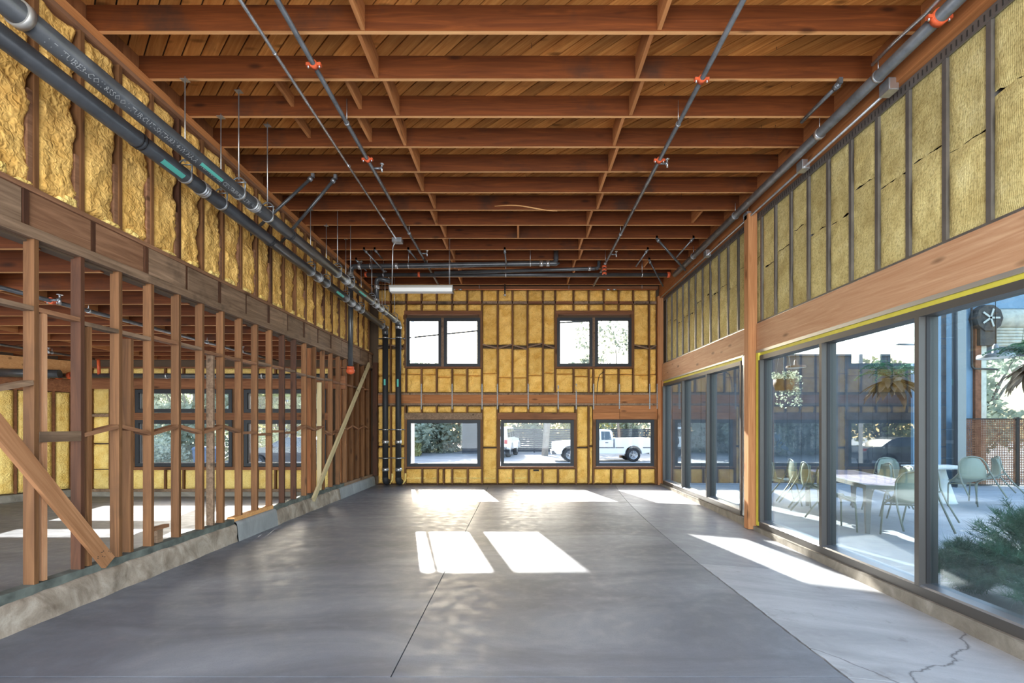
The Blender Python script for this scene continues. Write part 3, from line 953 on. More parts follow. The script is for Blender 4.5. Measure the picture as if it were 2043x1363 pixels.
# its skewed outer wall
ws = struct('wall_side_room_left', (-10.4, 9.7, 0))
D = Vector((-.5, -.87, 0)).normalized(); NN = Vector((.87, -.5, 0)).normalized()
P0 = Vector((-9.87, 10.68, 0))
m = MB(); m.beam(P0 - NN * .17 + Vector((0, 0, 1.5)), P0 - NN * .17 + D * 7 + Vector((0, 0, 1.5)), .06, 3.4); m.build('sheathing', M['sheath'], ws)
t = .02
i = 0
while t < 3.4:
    q = P0 + D * t
    MB().beam(q - NN * .05 + Vector((0, 0, .16)), q - NN * .05 + Vector((0, 0, 2.3)), .1, .038, D).build('stud', M['brown_x'], ws)
    w = (.235, .30, .17)[i % 3]
    seed[0] += 1
    for z0, z1 in ((.17, 1.22), (1.25, 2.28)):
        foam(ws, q + D * (w + .02) - NN * .05 + Vector((0, 0, z0)), -D, (0, 0, 1), NN, w - .02 + .02, z1 - z0, .05, .05, seed[0] + 1500 + z0, M['foam_pale'], 'foam_panel', .012, .01, .022)
    t += w + .058; i += 1
MB().beam(P0 + NN * .02 + Vector((0, 0, 2.775)), P0 + NN * .02 + D * 5 + Vector((0, 0, 2.775)), .09, .40).build('header', M['pale_x'], ws)
MB().beam(P0 + Vector((0, 0, 2.43)) - NN * .04, P0 + D * 5 + Vector((0, 0, 2.43)) - NN * .04, .1, .27).build('header', M['brown_x'], ws)
MB().beam(P0 + NN * .0 + Vector((0, 0, .07)), P0 + D * 5 + Vector((0, 0, .07)), .16, .16).build('curb_block', M['curb_right'], ws)

cs = struct('ceiling_side_room', (-8, 7, 3.2))
for k in range(-5, 12):
    y = 3.97 + .602 * k
    m = MB().beam((-12.6, y, 3.12), (-3.95, y, 3.12 + R.uniform(-.006, .006)), .04, .235); m.mi[0] = 1  # lower edge gets the paler tone standing in for bounced light
    m.build('joist', [M['joist'], M['joist_edge_lit']], cs)
for k in range(-2, 11, 1):
    y = 3.97 + .602 * k
    for X in (-5.6, -7.9, -10.2):
        x = X + (.04 if k % 2 else -.04)
        MB().box(x - .019, x + .019, y + .022, y + .58, 3.01, 3.235).build('blocking', M['joist_y'], cs)
x = -12.6
while x < -4.0:
    MB().box(x + .003, min(x + .185, -3.99), .8, 10.86, 3.242, 3.262).build('deck_board', M['deck'], cs)
    x += .19
MB().box(-14, -4.0, -3.5, 10.9, 3.27, 3.36).build('roof_sheet', M['sheath'], cs)

# ------------------------------------------------------------------ things in the hall
# ---- the two big drain pipes hung along the left wall and their stacks at the back
def text_on_pipe(txt, parent, y0, X, Z, r, size, ang0, mat):
    c = bpy.data.curves.new('print', 'FONT'); c.body = txt; c.size = size; c.resolution_u = 1
    o = bpy.data.objects.new('print_tmp', c); COL.objects.link(o)
    bpy.context.view_layer.update()
    me = bpy.data.meshes.new_from_object(o.evaluated_get(bpy.context.evaluated_depsgraph_get()))
    bpy.data.objects.remove(o); bpy.data.curves.remove(c)
    m = MB()
    for v in me.vertices:
        a = ang0 + (v.co.y - size * .35) / r
        m.v.append((X + (r + .0012) * math.cos(a), y0 + v.co.x, Z(y0 + v.co.x) + (r + .0012) * math.sin(a)))
    for p in me.polygons: m.face(list(p.vertices))
    bpy.data.meshes.remove(me)
    o = m.build('printed_text', mat, parent); o['kind'] = 'stuff'   # flat print
    return o

def curved_patch(parent, X, y, L, Z, r, a0, a1, mat, name='sticker'):
    m = MB()
    def fn(a, c):
        t = a0 + (a1 - a0) * c
        yy = y + L * a
        return (X + (r + .0016) * math.cos(t), yy, Z(yy) + (r + .0016) * math.sin(t))
    m.grid(fn, 1, 6)
    return m.build(name, mat, parent)

def clevis(parent, X, y, z, r, ztop, ang=0, plate=True):
    m = MB().ring((X, y, z), (0, 1, 0), r + .001, r + .007, .032, 24)
    o = m.build('hanger_ring', M['galv'], parent)
    m = MB()
    m.tube(rounded([(X - .07, y, z + .03), (X - .075, y, z + .12), (X - .03, y, z + .165), (X + .03, y, z + .165), (X + .075, y, z + .12), (X + .07, y, z + .03)], .03, 3), .009, 6)
    m.cyl((X - .085, y, z + .115), (X + .085, y, z + .115), .007, 6)
    m.build('clevis', M['steel_gray'], o)
    m = MB().cyl((X, y, z + .14), (X, y, ztop), .0065, 6)
    rod = m.build('hanger_rod', M['galv'], parent)
    if plate:
        MB().box(X - .035, X + .035, y - .03, y + .03, ztop - .045, ztop - .038).build('joist_bracket', M['galv'], rod)

def coupling(parent, c, axis, r, w=.09, n=3):
    m = MB()
    c = Vector(c); axis = Vector(axis)
    m.ring(c, axis, r + .0005, r + .006, w, 24)
    o = m.build('coupling', M['clamp'], parent)
    m = MB()
    for k in range(n):
        m.ring(c + axis * (k - (n - 1) / 2) * w * .36, axis, r + .005, r + .010, w * .2, 24)
    m.cyl(c + Vector((r + .008, 0, 0)) - axis * w * .45, c + Vector((r + .008, 0, 0)) + axis * w * .45, .006, 6)
    m.build('band', M['galv'], o)['kind'] = 'stuff'

def drain(label, X, zf, y0, y1, r, hangers, coups, joints, near_rings):
    t = thing('drain_pipe', (X, (y0 + y1) / 2, zf((y0 + y1) / 2)), label, 'pipe', 'black drain pipes along the stud wall')
    MB().cyl((X, y0, zf(y0)), (X, y1 - .16, zf(y1 - .16)), r, 28).build('pipe_run', M['black_pipe'], t)
    MB().tube(rounded([(X, y1 - .165, zf(y1 - .165)), (X, y1, zf(y1)), (X, y1, zf(y1) - .17)], .13, 7), r + .004, 24).build('elbow', M['black_pipe'], t)
    MB().cyl((X, y1, zf(y1) - .168), (X, y1, .22), r, 24).build('stack', M['black_matte'], t)
    MB().tube(rounded([(X, y1, .225), (X, y1, .09), (X, y1 + .22, .09)], .12, 7), r + .004, 24).build('elbow', M['black_matte'], t)
    for y in hangers:
        clevis(t, X, y, zf(y), r, ZJ if min(abs(y - j) for j in JY) < .12 else ZD - .1)
    for y in coups: coupling(t, (X, y, zf(y)), (0, 1, 0), r)
    for y in joints:
        m = MB()
        for d in (-.022, .022): m.ring((X, y + d, zf(y)), (0, 1, 0), r, r + .006, .014, 24)
        m.build('pipe_joint', M['black_matte'], t)
    for y in near_rings: MB().ring((X, y, zf(y)), (0, 1, 0), r + .001, r + .012, .05, 28).build('hanger_ring', M['flash'], t)
    for z, k in ((bz(658), 2), (bz(881), 2), (bz(935), 2)):
        coupling(t, (X, y1, z), (0, 0, 1), r, .085, k)
    for z in (bz(678), bz(857), bz(913)):
        MB().ring((X, y1, z), (0, 0, 1), r, r + .006, .03, 20).build('pipe_clamp', M['galv'], t)
    return t
zA = lambda y: 4.135 + .006 * (y - 3) if False else 1.56 + 3.12 * (.822 + .0027 * (y - 3))
zB = lambda y: 1.56 + 3.46 * (.752 - .0031 * (y - 3))
PR = .073
dA = drain('upper of two long black drain pipes on clevis hangers, nearer the room', -3.12, zA, 1.5, 12.43, PR, [5.37, 5.98, 8.28, 8.92, 10.2, 11.2, 12.05], [5.66, 8.68, 10.5, 10.85], [6.55], [3.02])
dB = drain('lower of two long black drain pipes, tight against the stud wall', -3.46, zB, 1.5, 12.45, PR, [5.0, 5.6, 8.0, 8.65, 9.62, 10.55, 12.15], [5.27, 8.3, 9.95, 10.28], [4.38, 6.68], [])
text_on_pipe('  1 7  TUBE3-COI18SSOO1-TURCUT-SHTH8314-W/HA/A  WESTRAHLE CENTRIFUGALLY', dA, 3.10, -3.12, zA, PR, .062, -.95, M['print'])
text_on_pipe('CAST IRON 5 IN.  NO-HUB', dA, 5.15, -3.12, zA, PR, .05, -.9, M['print'])
curved_patch(dA, -3.12, 4.66, .34, zA, PR, -1.05, -.62, M['teal'])
curved_patch(dB, -3.46, 4.62, .30, zB, PR, -1.25, -.55, M['teal'])
curved_patch(dA, -3.12, 9.25, .40, zA, PR, -1.0, -.5, M['teal'])
curved_patch(dB, -3.46, 9.0, .36, zB, PR, -1.0, -.4, M['teal'])
for d, X, y in ((dA, -3.12, 12.43), (dB, -3.46, 12.45)):
    MB().box(X - .02, X + .025, y - PR - .002, y - PR + .004, bz(774 if X > -3.3 else 771), bz(759)).build('sticker', M['teal'], d)
# strut rails holding the two stacks, behind them
for k, z in enumerate((bz(678), bz(857), bz(913))):
    o = MB().cyl((-3.66, 12.55, z), (-2.98, 12.55, z), .012, 8).build('strut_rail', M['steel_gray'])
    tag(o, ('thin steel rail clamping both black stacks, highest of three, near window top', 'thin steel rail clamping both black stacks, middle of three, above the floor window sill', 'thin steel rail clamping both black stacks, lowest of three near the floor')[k], 'rail', 'steel rails behind the stacks')
# cut foam collars where the stacks turn into the wall
for X in (-3.12, -3.46):
    MB().tube([(X - .12, YB - .02, .30), (X - .11, YB - .02, .12), (X - .05, YB - .02, .04), (X + .05, YB - .02, .04), (X + .11, YB - .02, .12), (X + .12, YB - .02, .30)], .03, 7).build('foam_collar', M['foam_pale'], wall_back)

# ---- seismic brace rods from the joists to the drain pipes
def rod(name, p, q, r, mat, label, cat, group=None, clamp=True, ends='steel_gray'):
    p, q = Vector(p), Vector(q)
    t = thing(name, p, label, cat, group)
    MB().cyl(p, q, r, 10).build('pipe', M[mat], t)
    if clamp:
        d = (q - p).normalized()
        m = MB().ring(p + d * .05, d, r, r + .012, .05, 12); m.box(p.x - .02, p.x + .02, p.y - .02, p.y + .02, p.z - .01, p.z + .05)
        m.build('brace_clamp', M[ends], t)
    return t
rod('brace_pipe', (-2.97, 6.94, 5.13), (-3.90, 6.94, 4.27), .022, 'black_pipe', 'black diagonal brace rod under the joists, nearer of the pair by the drain pipes', 'brace', 'brace rods by the drain pipes')
rod('brace_pipe', (-2.66, 6.98, 5.13), (-3.66, 7.3, 4.25), .022, 'black_pipe', 'black diagonal brace rod under the joists, right one of the pair by the drain pipes', 'brace', 'brace rods by the drain pipes')

# ---- sprinkler branch lines and conduit under the joists
def branch(label, pts, r, mat, couplings, hang, heads, hang_up=.28):
    t = thing('sprinkler_pipe', pts[0], label, 'pipe')
    MB().tube(rounded(pts, .06, 4) if len(pts) > 2 else pts, r, 14).build('pipe_run', M[mat], t)
    p, q = Vector(pts[0]), Vector(pts[-1] if len(pts) == 2 else pts[1])
    def pt(y): k = (y - p.y) / (q.y - p.y); return p + (q - p) * k
    for y in couplings:
        c = pt(y)
        m = MB().ring(c, (0, 1, 0), r, r + .013, .05, 16)
        for s in (-1, 1): m.box(c.x + s * (r + .028) - .02, c.x + s * (r + .028) + .02, c.y - .018, c.y + .018, c.z - .014, c.z + .014)
        o = m.build('grooved_coupling', M['red'], t)
        m = MB()
        for s in (-1, 1): m.cyl((c.x + s * (r + .03), c.y, c.z - .03), (c.x + s * (r + .03), c.y, c.z + .03), .008, 6)
        m.build('bolt', M['clamp'], o)['kind'] = 'stuff'
    for y in hang:
        c = pt(y)
        m = MB().ring(c, (0, 1, 0), r, r + .006, .022, 14); m.cyl(c + Vector((0, 0, r)), (c.x, c.y, c.z + hang_up), .005, 6)
        m.build('hanger', M['galv'], t)
    for y, s in heads:
        c = pt(y)
        m = MB().cyl(c, c + Vector((s * .11, 0, 0)), .014, 8)
        m.sphere(c + Vector((s * .12, 0, 0)), .024, 8, 5)
        o = m.build('outlet', M['steel_gray'], t)
        e = c + Vector((s * .13, 0, 0))
        m = MB().cyl(e + Vector((0, 0, -.05)), e + Vector((0, 0, .05)), .012, 8)
        m.lathe(e + Vector((0, 0, .05)), [(.005, 0), (.03, .004), (.03, .01), (.004, .012)], 10)
        m.build('sprinkler_head', M['clamp'], o)
    return t
H = 5.10
t = thing('conduit', (-2.33, 6, 5.1), 'thin bright steel conduit under the joists ending in a box above the lamp', 'conduit')
MB().cyl((-2.32, 2.0, 5.10), (-2.345, 9.18, 5.10), .0155, 10).build('tube', M['galv'], t)
MB().box(-2.42, -2.24, 9.15, 9.29, 5.04, 5.12).build('junction_box', M['galv'], t)
MB().tube(rounded([(-2.37, 9.22, 5.05), (-2.42, 9.22, 4.98), (-2.44, 9.24, 4.24)], .05, 4), .012, 8).build('drop_tube', M['galv'], t)
for y in (4.6, 6.6, 8.3): MB().ring((-2.33, y, 5.10), (0, 1, 0), .0155, .021, .02, 10).build('coupling', M['clamp'], t)
branch('gray steel sprinkler pipe left of the middle, with red grooved couplings', [(-2.0, 1.8, 5.08), (-2.035, 12.2, 5.08)], .024, 'steel_gray', [4.72, 6.4], [5.63, 8.85, 10.6], [(6.62, 1), (9.9, 1)])
branch('gray steel sprinkler pipe right of the middle, running under the joists', [(1.846, 1.8, 5.08), (1.86, 12.2, 5.08)], .025, 'steel_gray', [4.92, 6.42], [5.65, 8.9, 10.5], [(6.5, 1), (9.95, 1)])
mp = branch('thick gray sprinkler main along the top of the right wall', [(3.52, 1.7, 4.985), (3.52, 11.0, 4.99)], .056, 'steel_gray', [4.06], [4.75, 5.68, 7.9, 9.8], [], .2)
MB().ring((3.52, 5.68, 4.985), (0, 1, 0), .056, .064, .05, 20).build('hanger_ring', M['clamp'], mp)
MB().tube([(3.43, 2.2, 5.06), (3.44, 3.75, 5.07), (3.44, 4.1, 5.05), (3.46, 4.45, 5.10), (3.50, 4.8, 5.14)], .016, 8).build('flexible_conduit', M['galv'], mp)
m = MB()
for y in (3.3, 4.35, 5.5, 6.3): m.box(3.655, 3.672, y, y + .04, 5.07, 5.10)
m.build('beam_bolt', M['slot'], mp)['kind'] = 'stuff'
t = thing('conduit', (3.645, 6, 4.87), 'bright steel conduit with gray boxes along the lower edge of the right beam', 'conduit')
MB().cyl((3.645, 4.86, 4.87), (3.645, 12.5, 4.87), .0155, 10).build('tube', M['galv'], t)
for y in (4.77, 6.22, 7.72, 9.4):
    o = MB().box(3.60, 3.70, y - .05, y + .075, 4.84, 4.96).build('junction_box', M['galv'], t)
    MB().box(3.61, 3.69, y - .055, y - .049, 4.85, 4.95).build('cover_plate', M['clamp'], o)
rod('sprinkler_stub', (3.33, 5.03, 5.12), (3.285, 5.64, 5.10), .022, 'steel_gray', 'short gray pipe stub hung under joists near the right sprinkler main', 'pipe')

# ---- drain and vent piping across the back of the ceiling
t = thing('vent_pipe', (-1.5, 10.4, 5.0), 'black cross pipe turning up into the joists, topmost at the back ceiling', 'pipe', 'black cross pipes at the back')
MB().tube(rounded([(-3.63, 10.4, 4.85), (-3.63, 10.4, 4.98), (-3.3, 10.4, 4.98), (.72, 10.4, 5.045), (.78, 10.4, 5.045), (.78, 10.4, 5.32)], .10, 6), .053, 18).build('pipe_run', M['black_pipe'], t)
for px in (717, 791, 1080, 1093):
    x = (px - VX) * 10.4 / F; coupling(t, (x, 10.4, 4.98 + (x + 3.3) * .0162), (1, 0, 0), .053, .07, 2)
for px in (739, 815, 1058):
    x = (px - VX) * 10.4 / F
    m = MB().ring((x, 10.4, 4.98 + (x + 3.3) * .0162), (1, 0, 0), .053, .059, .025, 16); m.cyl((x, 10.4, 5.07), (x, 10.4, 5.4), .006, 6)
    m.build('hanger', M['galv'], t)
t = thing('vent_pipe', (0, 11.0, 4.95), 'black cross pipe under the joists, longest of three at the back ceiling', 'pipe', 'black cross pipes at the back')
MB().cyl((-3.55, 11.0, 4.985), (3.42, 11.0, 4.985), .045, 16).build('pipe_run', M['black_pipe'], t)
for px in (836, 730): MB().ring(at(px, 548, 11.0), (1, 0, 0), .045, .06, .05, 16).build('grooved_coupling', M['red'], t)
MB().ring((3.38, 11.0, 4.985), (1, 0, 0), .045, .065, .06, 16).build('grooved_coupling', M['red'], t)
for px in (765, 1009, 1281):
    x = (px - VX) * 11 / F
    m = MB().ring((x, 11, 4.985), (1, 0, 0), .045, .052, .025, 16); m.cyl((x, 11, 5.03), (x, 11, 5.4), .006, 6); m.build('hanger', M['galv'], t)
t = thing('vent_pipe', (-.3, 10.75, 5.0), 'slim black cross pipe with upturned end, lowest sloped one at the back ceiling', 'pipe', 'black cross pipes at the back')
MB().tube(rounded([(-1.9, 10.75, 4.95), (1.62, 10.75, 5.045), (1.76, 10.75, 5.05), (1.76, 10.75, 5.26)], .09, 6), .038, 14).build('pipe_run', M['black_pipe'], t)
coupling(t, (1.55, 10.75, 5.045), (1, 0, 0), .038, .06, 2)
t = thing('drop_pipe', (-3.64, 10.4, 2.75), 'black vertical pipe down the left wall with an orange capped end', 'pipe')
MB().cyl((-3.64, 10.4, 4.84), (-3.64, 10.4, 2.82), .052, 16).build('pipe_run', M['black_pipe'], t)
m = MB().sphere((-3.64, 10.4, 2.73), .075, 12, 8, 1.25, 1, 1); m.ring((-3.64, 10.4, 2.80), (0, 0, 1), .05, .075, .05, 16)
m.build('end_cap', M['red'], t)
MB().ring((-3.64, 10.4, 4.80), (0, 0, 1), .053, .066, .10, 16).build('coupling', M['flash'], t)
MB().tube([(-3.62, 10.4, 4.15), (-4.0 + .2, 10.1, 4.22)], .012, 8).build('wall_bracket', M['slot'], t)
t = thing('riser_pipe', (-3.27, 11.0, 4.3), 'short black riser with bends above the far end of the drain pipes', 'pipe')
MB().tube(rounded([(-2.95, 11.05, 4.86), (-3.27, 11.05, 4.92), (-3.27, 11.05, 4.25)], .10, 5), .052, 16).build('pipe_run', M['black_pipe'], t)
for z in (4.72, 4.42): coupling(t, (-3.27, 11.05, z), (0, 0, 1), .052, .09, 2)
t = thing('water_line', (0, 12.45, 5), 'thin orange copper line strung across the top of the back wall', 'pipe')
MB().cyl((-3.4, 12.5, bz(587) + .06), (3.55, 12.5, bz(587) + .06), .013, 8).build('tube', M['copper'], t)
for px in (838, 905, 918, 1214, 1226): MB().ring(((px - VX) * 12.5 / F, 12.5, bz(587) + .06), (1, 0, 0), .013, .018, .09, 8).build('joint', M['galv'], t)
for px in (956, 1135, 1281): MB().cyl(((px - VX) * 12.5 / F, 12.5, bz(587) + .06), ((px - VX) * 12.5 / F, 12.5, 5.3), .004, 5).build('hanger', M['galv'], t)
t = thing('sprinkler_drop', (-.38, 12.3, 5.0), 'small chrome sprinkler head on a black drop near the back wall top', 'sprinkler')
MB().cyl((-.38, 12.377, 5.172), (-.38, 12.377, 4.92), .018, 8).build('drop_tube', M['black_matte'], t)
MB().sphere((-.38, 12.377, 4.9), .035, 10, 6).build('sprinkler_head', M['clamp'], t)
bl = ((1310, 478, 1376, 530, 'black brace rod slanting to the right beam at the back ceiling'), (1383, 476, 1360, 502, 'short gray brace rod under joists beside the right sprinkler main'), (1295, 519, 1330, 562, 'lower black brace rod slanting to the main near the back ceiling'), (1292, 499, 1276, 522, 'short gray brace rod right of the middle at the back ceiling'), (727, 495, 752, 521, 'gray brace rod above the black cross pipe at the left'), (748, 498, 754, 505, 'tiny gray rod stub at the far left ceiling'), (1007, 500, 1009, 518, 'short gray vertical brace in the middle of the back ceiling'), (762, 528, 772, 541, 'short gray rod between the two black cross pipes'), (815, 497, 825, 506, 'short gray rod stub left of the middle at the back ceiling'), (711, 513, 722, 525, 'short gray brace at the cross pipe elbow'))
for a, c, e, f, lb in bl:
    Yq = min(JY, key=lambda j: abs(j + .02 - 3.61 * F / (VY - c))) + .02
    top = Vector(((a - VX) * Yq / F, Yq, 5.165)); k = (Yq + .3) / F
    rod('brace_pipe', top, Vector((top.x + (e - a) * k, Yq + .3, top.z - (f - c) * k)), .016 if e != 1376 else .022, 'black_pipe' if 'black' in lb.split()[0:2] else 'steel_gray', lb, 'brace', 'brace rods at the back ceiling')
t = thing('sprinkler_valve', (1.853, 10.6, 4.86), 'orange red valve fitting on the right sprinkler pipe at the back', 'valve')
MB().cyl((1.853, 10.6, 4.86), (1.853, 10.6, 5.07), .026, 10).build('valve_body', M['slot'], t)
for z in (4.89, 4.97, 5.04): MB().ring((1.853, 10.6, z), (0, 0, 1), .026, .05, .04, 12).build('grooved_coupling', M['red'], t)
# ---- fluorescent fixture
t = thing('strip_light', (-1.9, 9.3, 4.13), 'long white unlit strip light hung on rods near the back wall', 'lamp')
MB().box(-2.49, -1.28, 9.22, 9.40, 4.19, 4.235).build('housing', M['flash'], t)
m = MB(); m.hexa([(-2.48, 9.235, 4.12), (-1.285, 9.235, 4.12), (-1.285, 9.385, 4.12), (-2.48, 9.385, 4.12), (-2.485, 9.222, 4.192), (-1.282, 9.222, 4.192), (-1.282, 9.398, 4.192), (-2.485, 9.398, 4.192)])
m.build('lens', M['white'], t)
for x in (-2.49, -1.285): MB().box(x - .006, x + .006, 9.215, 9.405, 4.112, 4.24).build('end_plate', M['steel_gray'], t)
for x in (-1.345, -1.36): MB().cyl((x, 9.31, 4.23), (x, 9.31, 5.165), .003, 5).build('suspension_wire', M['galv'], t)

# ---- timber braces
t = thing('timber_brace', (-3.82, 4.47, .3), 'wide rough plank slanting steeply across the nearest studs', 'plank')
MB().beam((-3.828, 4.50, .285), (-3.828, 2.75, 2.60), .038, .128, (0, 1, 1)).build('plank', M['brace_wood'], t)
m = MB()
for k in range(9):
    y = R.uniform(4.36, 4.50); z = R.uniform(.33, .43); m.box(-3.810, -3.805, y, y + .006, z, z + .006)
o = m.build('nail', M['slot'], t); o['kind'] = 'stuff'
t = thing('prop_board', (-3.78, 8.84, .2), 'pale narrow board leaning along the far end of the stud wall', 'plank')
MB().beam((-3.775, 8.84, .20), (-3.78, 12.14, 3.10), .04, .10, (0, -1, 1)).build('plank', M['prop_lean'], t)
for i, (y0, sg) in enumerate(((10.05, -1), )):
    pass

# ---- pipes of the side room
branch('long gray sprinkler pipe in the side room nearest the stud wall', [(-5.17, 3.0, 2.935), (-5.17, 10.4, 2.935)], .023, 'steel_gray', [5.35], [5.8, 8.0], [(5.3, 1), (8.8, 1)], .08)
branch('gray sprinkler pipe deep in the side room, farther from the stud wall', [(-8.8, 4.0, 2.93), (-8.8, 10.0, 2.93)], .022, 'steel_gray', [9.6], [9.1], [(8.9, 1)], .08)
t = thing('drain_pipe', (-7, 10.2, 2.6), 'black pipe crossing the side room in front of its windows', 'pipe')
MB().cyl((-10.05, 10.12, 2.60), (-4.05, 10.2, 2.60), .052, 16).build('pipe_run', M['black_pipe'], t)
for px in (117, 141): MB().ring(((px - VX) * 10.12 / F, 10.12, 2.60), (1, 0, 0), .052, .075, .07, 16).build('grooved_coupling', M['red'], t)
MB().cyl((-9.0 + .2, 10.12, 2.62), (-8.8, 10.1, 2.94), .03, 10).build('riser', M['red'], t)
for x in (-9.9, -7.4, -5.4): MB().ring((x, 10.15, 2.60), (1, 0, 0), .052, .06, .03, 14).build('pipe_clamp', M['galv'], t)
t = thing('drain_pipe', (-10, 9.4, 2.6), 'thick black pipe stub at the far left of the side room', 'pipe')
MB().cyl((-10.42, 9.5, 2.60), (-9.3, 9.78, 2.60), .085, 18).build('pipe_run', M['black_pipe'], t)
MB().ring((-9.7, 9.68, 2.6), (1, .2, 0), .085, .095, .04, 18).build('pipe_clamp', M['galv'], t)

# ------------------------------------------------------------------ outdoors
ZG = -.40
M['asphalt'] = concrete('asphalt', (.20, .20, .205, 1), (.28, .28, .285, 1), (.36, .36, .36, 1), .85, 0, .5)
M['patio'] = concrete('patio_concrete', (.36, .36, .37, 1), (.44, .44, .45, 1), (.52, .52, .53, 1), .6, 0, .5)
M['black_wall'] = plain('dark_siding', (.095, .097, .108, 1), .8, 0, 3, .25)
M['fence_dark'] = plain('dark_fence_board', (.05, .056, .068, 1), .7, 0, 4, .25)
M['blue_wall'] = plain('blue_gray_paint', (.20, .30, .40, 1), .7, 0, 2, .08)
M['steel_col'] = plain('gray_steel_column', (.27, .275, .28, 1), .45, .5)
M['rust'] = plain('rusted_steel', (.26, .105, .055, 1), .85, .1, 9, .35)
M['shutter'] = plain('cream_shutter', (.62, .58, .48, 1), .6, 0, 7, .18)
M['motor'] = plain('motor_brown', (.07, .058, .05, 1), .7, 0, 20, .4)
M['car_white'] = plain('white_paint', (.78, .79, .80, 1), .25, 0, 0, 0, .6)
M['car_dark'] = plain('dark_blue_paint', (.02, .026, .04, 1), .2, 0, 0, 0, .7)
M['car_glass'] = plain('tinted_window', (.035, .045, .05, 1), .08, 0, 0, 0, .8)
M['tire'] = plain('tire_rubber', (.02, .02, .022, 1), .85)
M['wheel'] = plain('alloy_wheel', (.55, .56, .58, 1), .35, .7)
M['lamp_red'] = plain('red_lens', (.45, .02, .02, 1), .3)
M['lamp_clear'] = plain('clear_lens', (.55, .56, .58, 1), .2, .2)
M['trim'] = plain('gray_trim', (.11, .11, .115, 1), .6)
M['chair'] = plain('sage_shell', (.30, .33, .27, 1), .5, 0, 0, 0, .4)
M['chair_tube'] = plain('sage_tube', (.25, .26, .215, 1), .45, .2)
M['slat'] = wood('table_slat', srgb(150, 140, 150), srgb(112, 104, 116), 'Y', .12)
M['table_metal'] = plain('table_metal', (.24, .235, .23, 1), .5, .4)
M['bark'] = plain('bark', (.22, .19, .165, 1), .9, 0, 8, .3, .2, .6)
M['pole_wood'] = plain('pole_wood', (.30, .275, .25, 1), .9, 0, 8, .2)
M['leaf_gray'] = leaf_mat('gray_green_leaf', (.46, .49, .38, 1), (.28, .32, .25, 1), .45)
M['leaf_yellow'] = leaf_mat('yellow_green_leaf', (.62, .58, .28, 1), (.36, .37, .18, 1), .45)
M['leaf_dark'] = leaf_mat('dark_leaf', (.42, .46, .36, 1), (.26, .30, .235, 1), .45)
M['leaf_sky'] = leaf_mat('thin_leaf', (.34, .36, .28, 1), (.20, .22, .17, 1), .5)
M['leaf_red'] = leaf_mat('red_brown_leaf', (.40, .31, .26, 1), (.24, .18, .155, 1), .4)
M['fern_green'] = leaf_mat('fern_green', (.11, .26, .15, 1), (.05, .14, .09, 1))
M['fern_brown'] = leaf_mat('fern_brown', (.20, .15, .11, 1), (.12, .085, .06, 1), .12)
M['feather'] = leaf_mat('feathery_green', (.12, .24, .15, 1), (.06, .13, .085, 1), .2)
M['pot'] = plain('brown_pot', (.16, .09, .06, 1), .7)
M['lamp_brown'] = plain('brown_lampshade', (.20, .13, .11, 1), .55)
M['lamp_gray'] = plain('gray_lampshade', (.32, .33, .34, 1), .5, .2)
M['bin'] = plain('blue_bin', (.06, .10, .17, 1), .55)

g = struct('ground')
MB().box(-60, 60, YB + .21, 75, ZG - .2, ZG).build('street', M['asphalt'], g)
MB().box(-60, 60, -30, YB + .2, ZG - .25, ZG - .05).build('lot', M['asphalt'], g)
pt = struct('patio')
ZP = -.06
px0 = 3.96
for i, (x0, x1) in enumerate(((px0, 6.6), (6.6, 9.6), (9.6, 18.5))):
    for y0, y1 in ((-1.0, 2.4), (2.4, 5.6), (5.6, 8.9), (8.9, 13.6)):
        MB().box(x0 + .003, x1 - .003, y0 + .003, y1 - .003, ZP - .2, ZP).build('slab', M['patio'], pt)

# ---- dark building behind the patio, boarded
b = thing('dark_building', (7.8, 14.3, ZG), 'low dark boarded building closing off the patio', 'building')
for k in range(19):
    x = 4.0 + k * .415
    MB().box(x + .004, x + .411, 14.0 + R.uniform(0, .008), 14.06, ZG, 3.56).build('board', M['black_wall'], b)
MB().box(4.02, 11.9, 14.06, 14.4, ZG, 3.52).build('body', M['black_wall'], b)
MB().box(3.99, 11.95, 13.96, 14.45, 3.56, 3.62).build('coping', M['trim'], b)

# ---- blue-gray wall at the right with recess, shutter opening, steel column
b = thing('blue_building', (12, 13.2, ZG), 'tall blue gray painted wall with a raised shutter beside the patio', 'building')
MB().box(10.35, 11.08, 12.72, 12.80, ZG, 5.6).build('wall_panel', M['blue_wall'], b)
MB().box(11.08, 11.42, 12.95, 13.0, ZG, 5.6).build('dark_recess', M['black_wall'], b)
MB().box(11.42, 12.45, 13.2, 13.35, ZG, 5.6).build('wall_panel', M['blue_wall'], b)
MB().box(12.45, 17, 13.2, 13.35, 4.75, 5.9).build('wall_panel', M['blue_wall'], b)
MB().box(12.36, 12.52, 13.12, 13.22, ZG, 4.2).build('jamb', M['rust'], b)
MB().box(12.53, 12.68, 13.14, 13.24, ZG, 4.1).build('jamb', M['shutter'], b)
o = MB().cyl((12.7, 13.3, 4.50), (17, 13.3, 4.50), .26, 20).build('shutter_roll', M['shutter'], b)
for k in range(6):
    z = 4.24 - k * .085
    MB().tube([(12.68, 13.24, z - .042), (17, 13.24, z - .042)], .044, 8).build('shutter_slat', M['shutter'], b)
MB().box(12.66, 17, 13.2, 13.28, 3.46, 3.72).build('bottom_bar', M['black_wall'], b)
m = MB(); m.lathe((12.62, 12.98, 4.45), [(.02, 0), (.36, 0), (.38, .06), (.38, .22), (.3, .26)], 10, 'Y', False)
m.box(12.40, 12.84, 13.02, 13.2, 3.72, 4.35)
o = m.build('motor_housing', M['motor'], b)
m = MB()
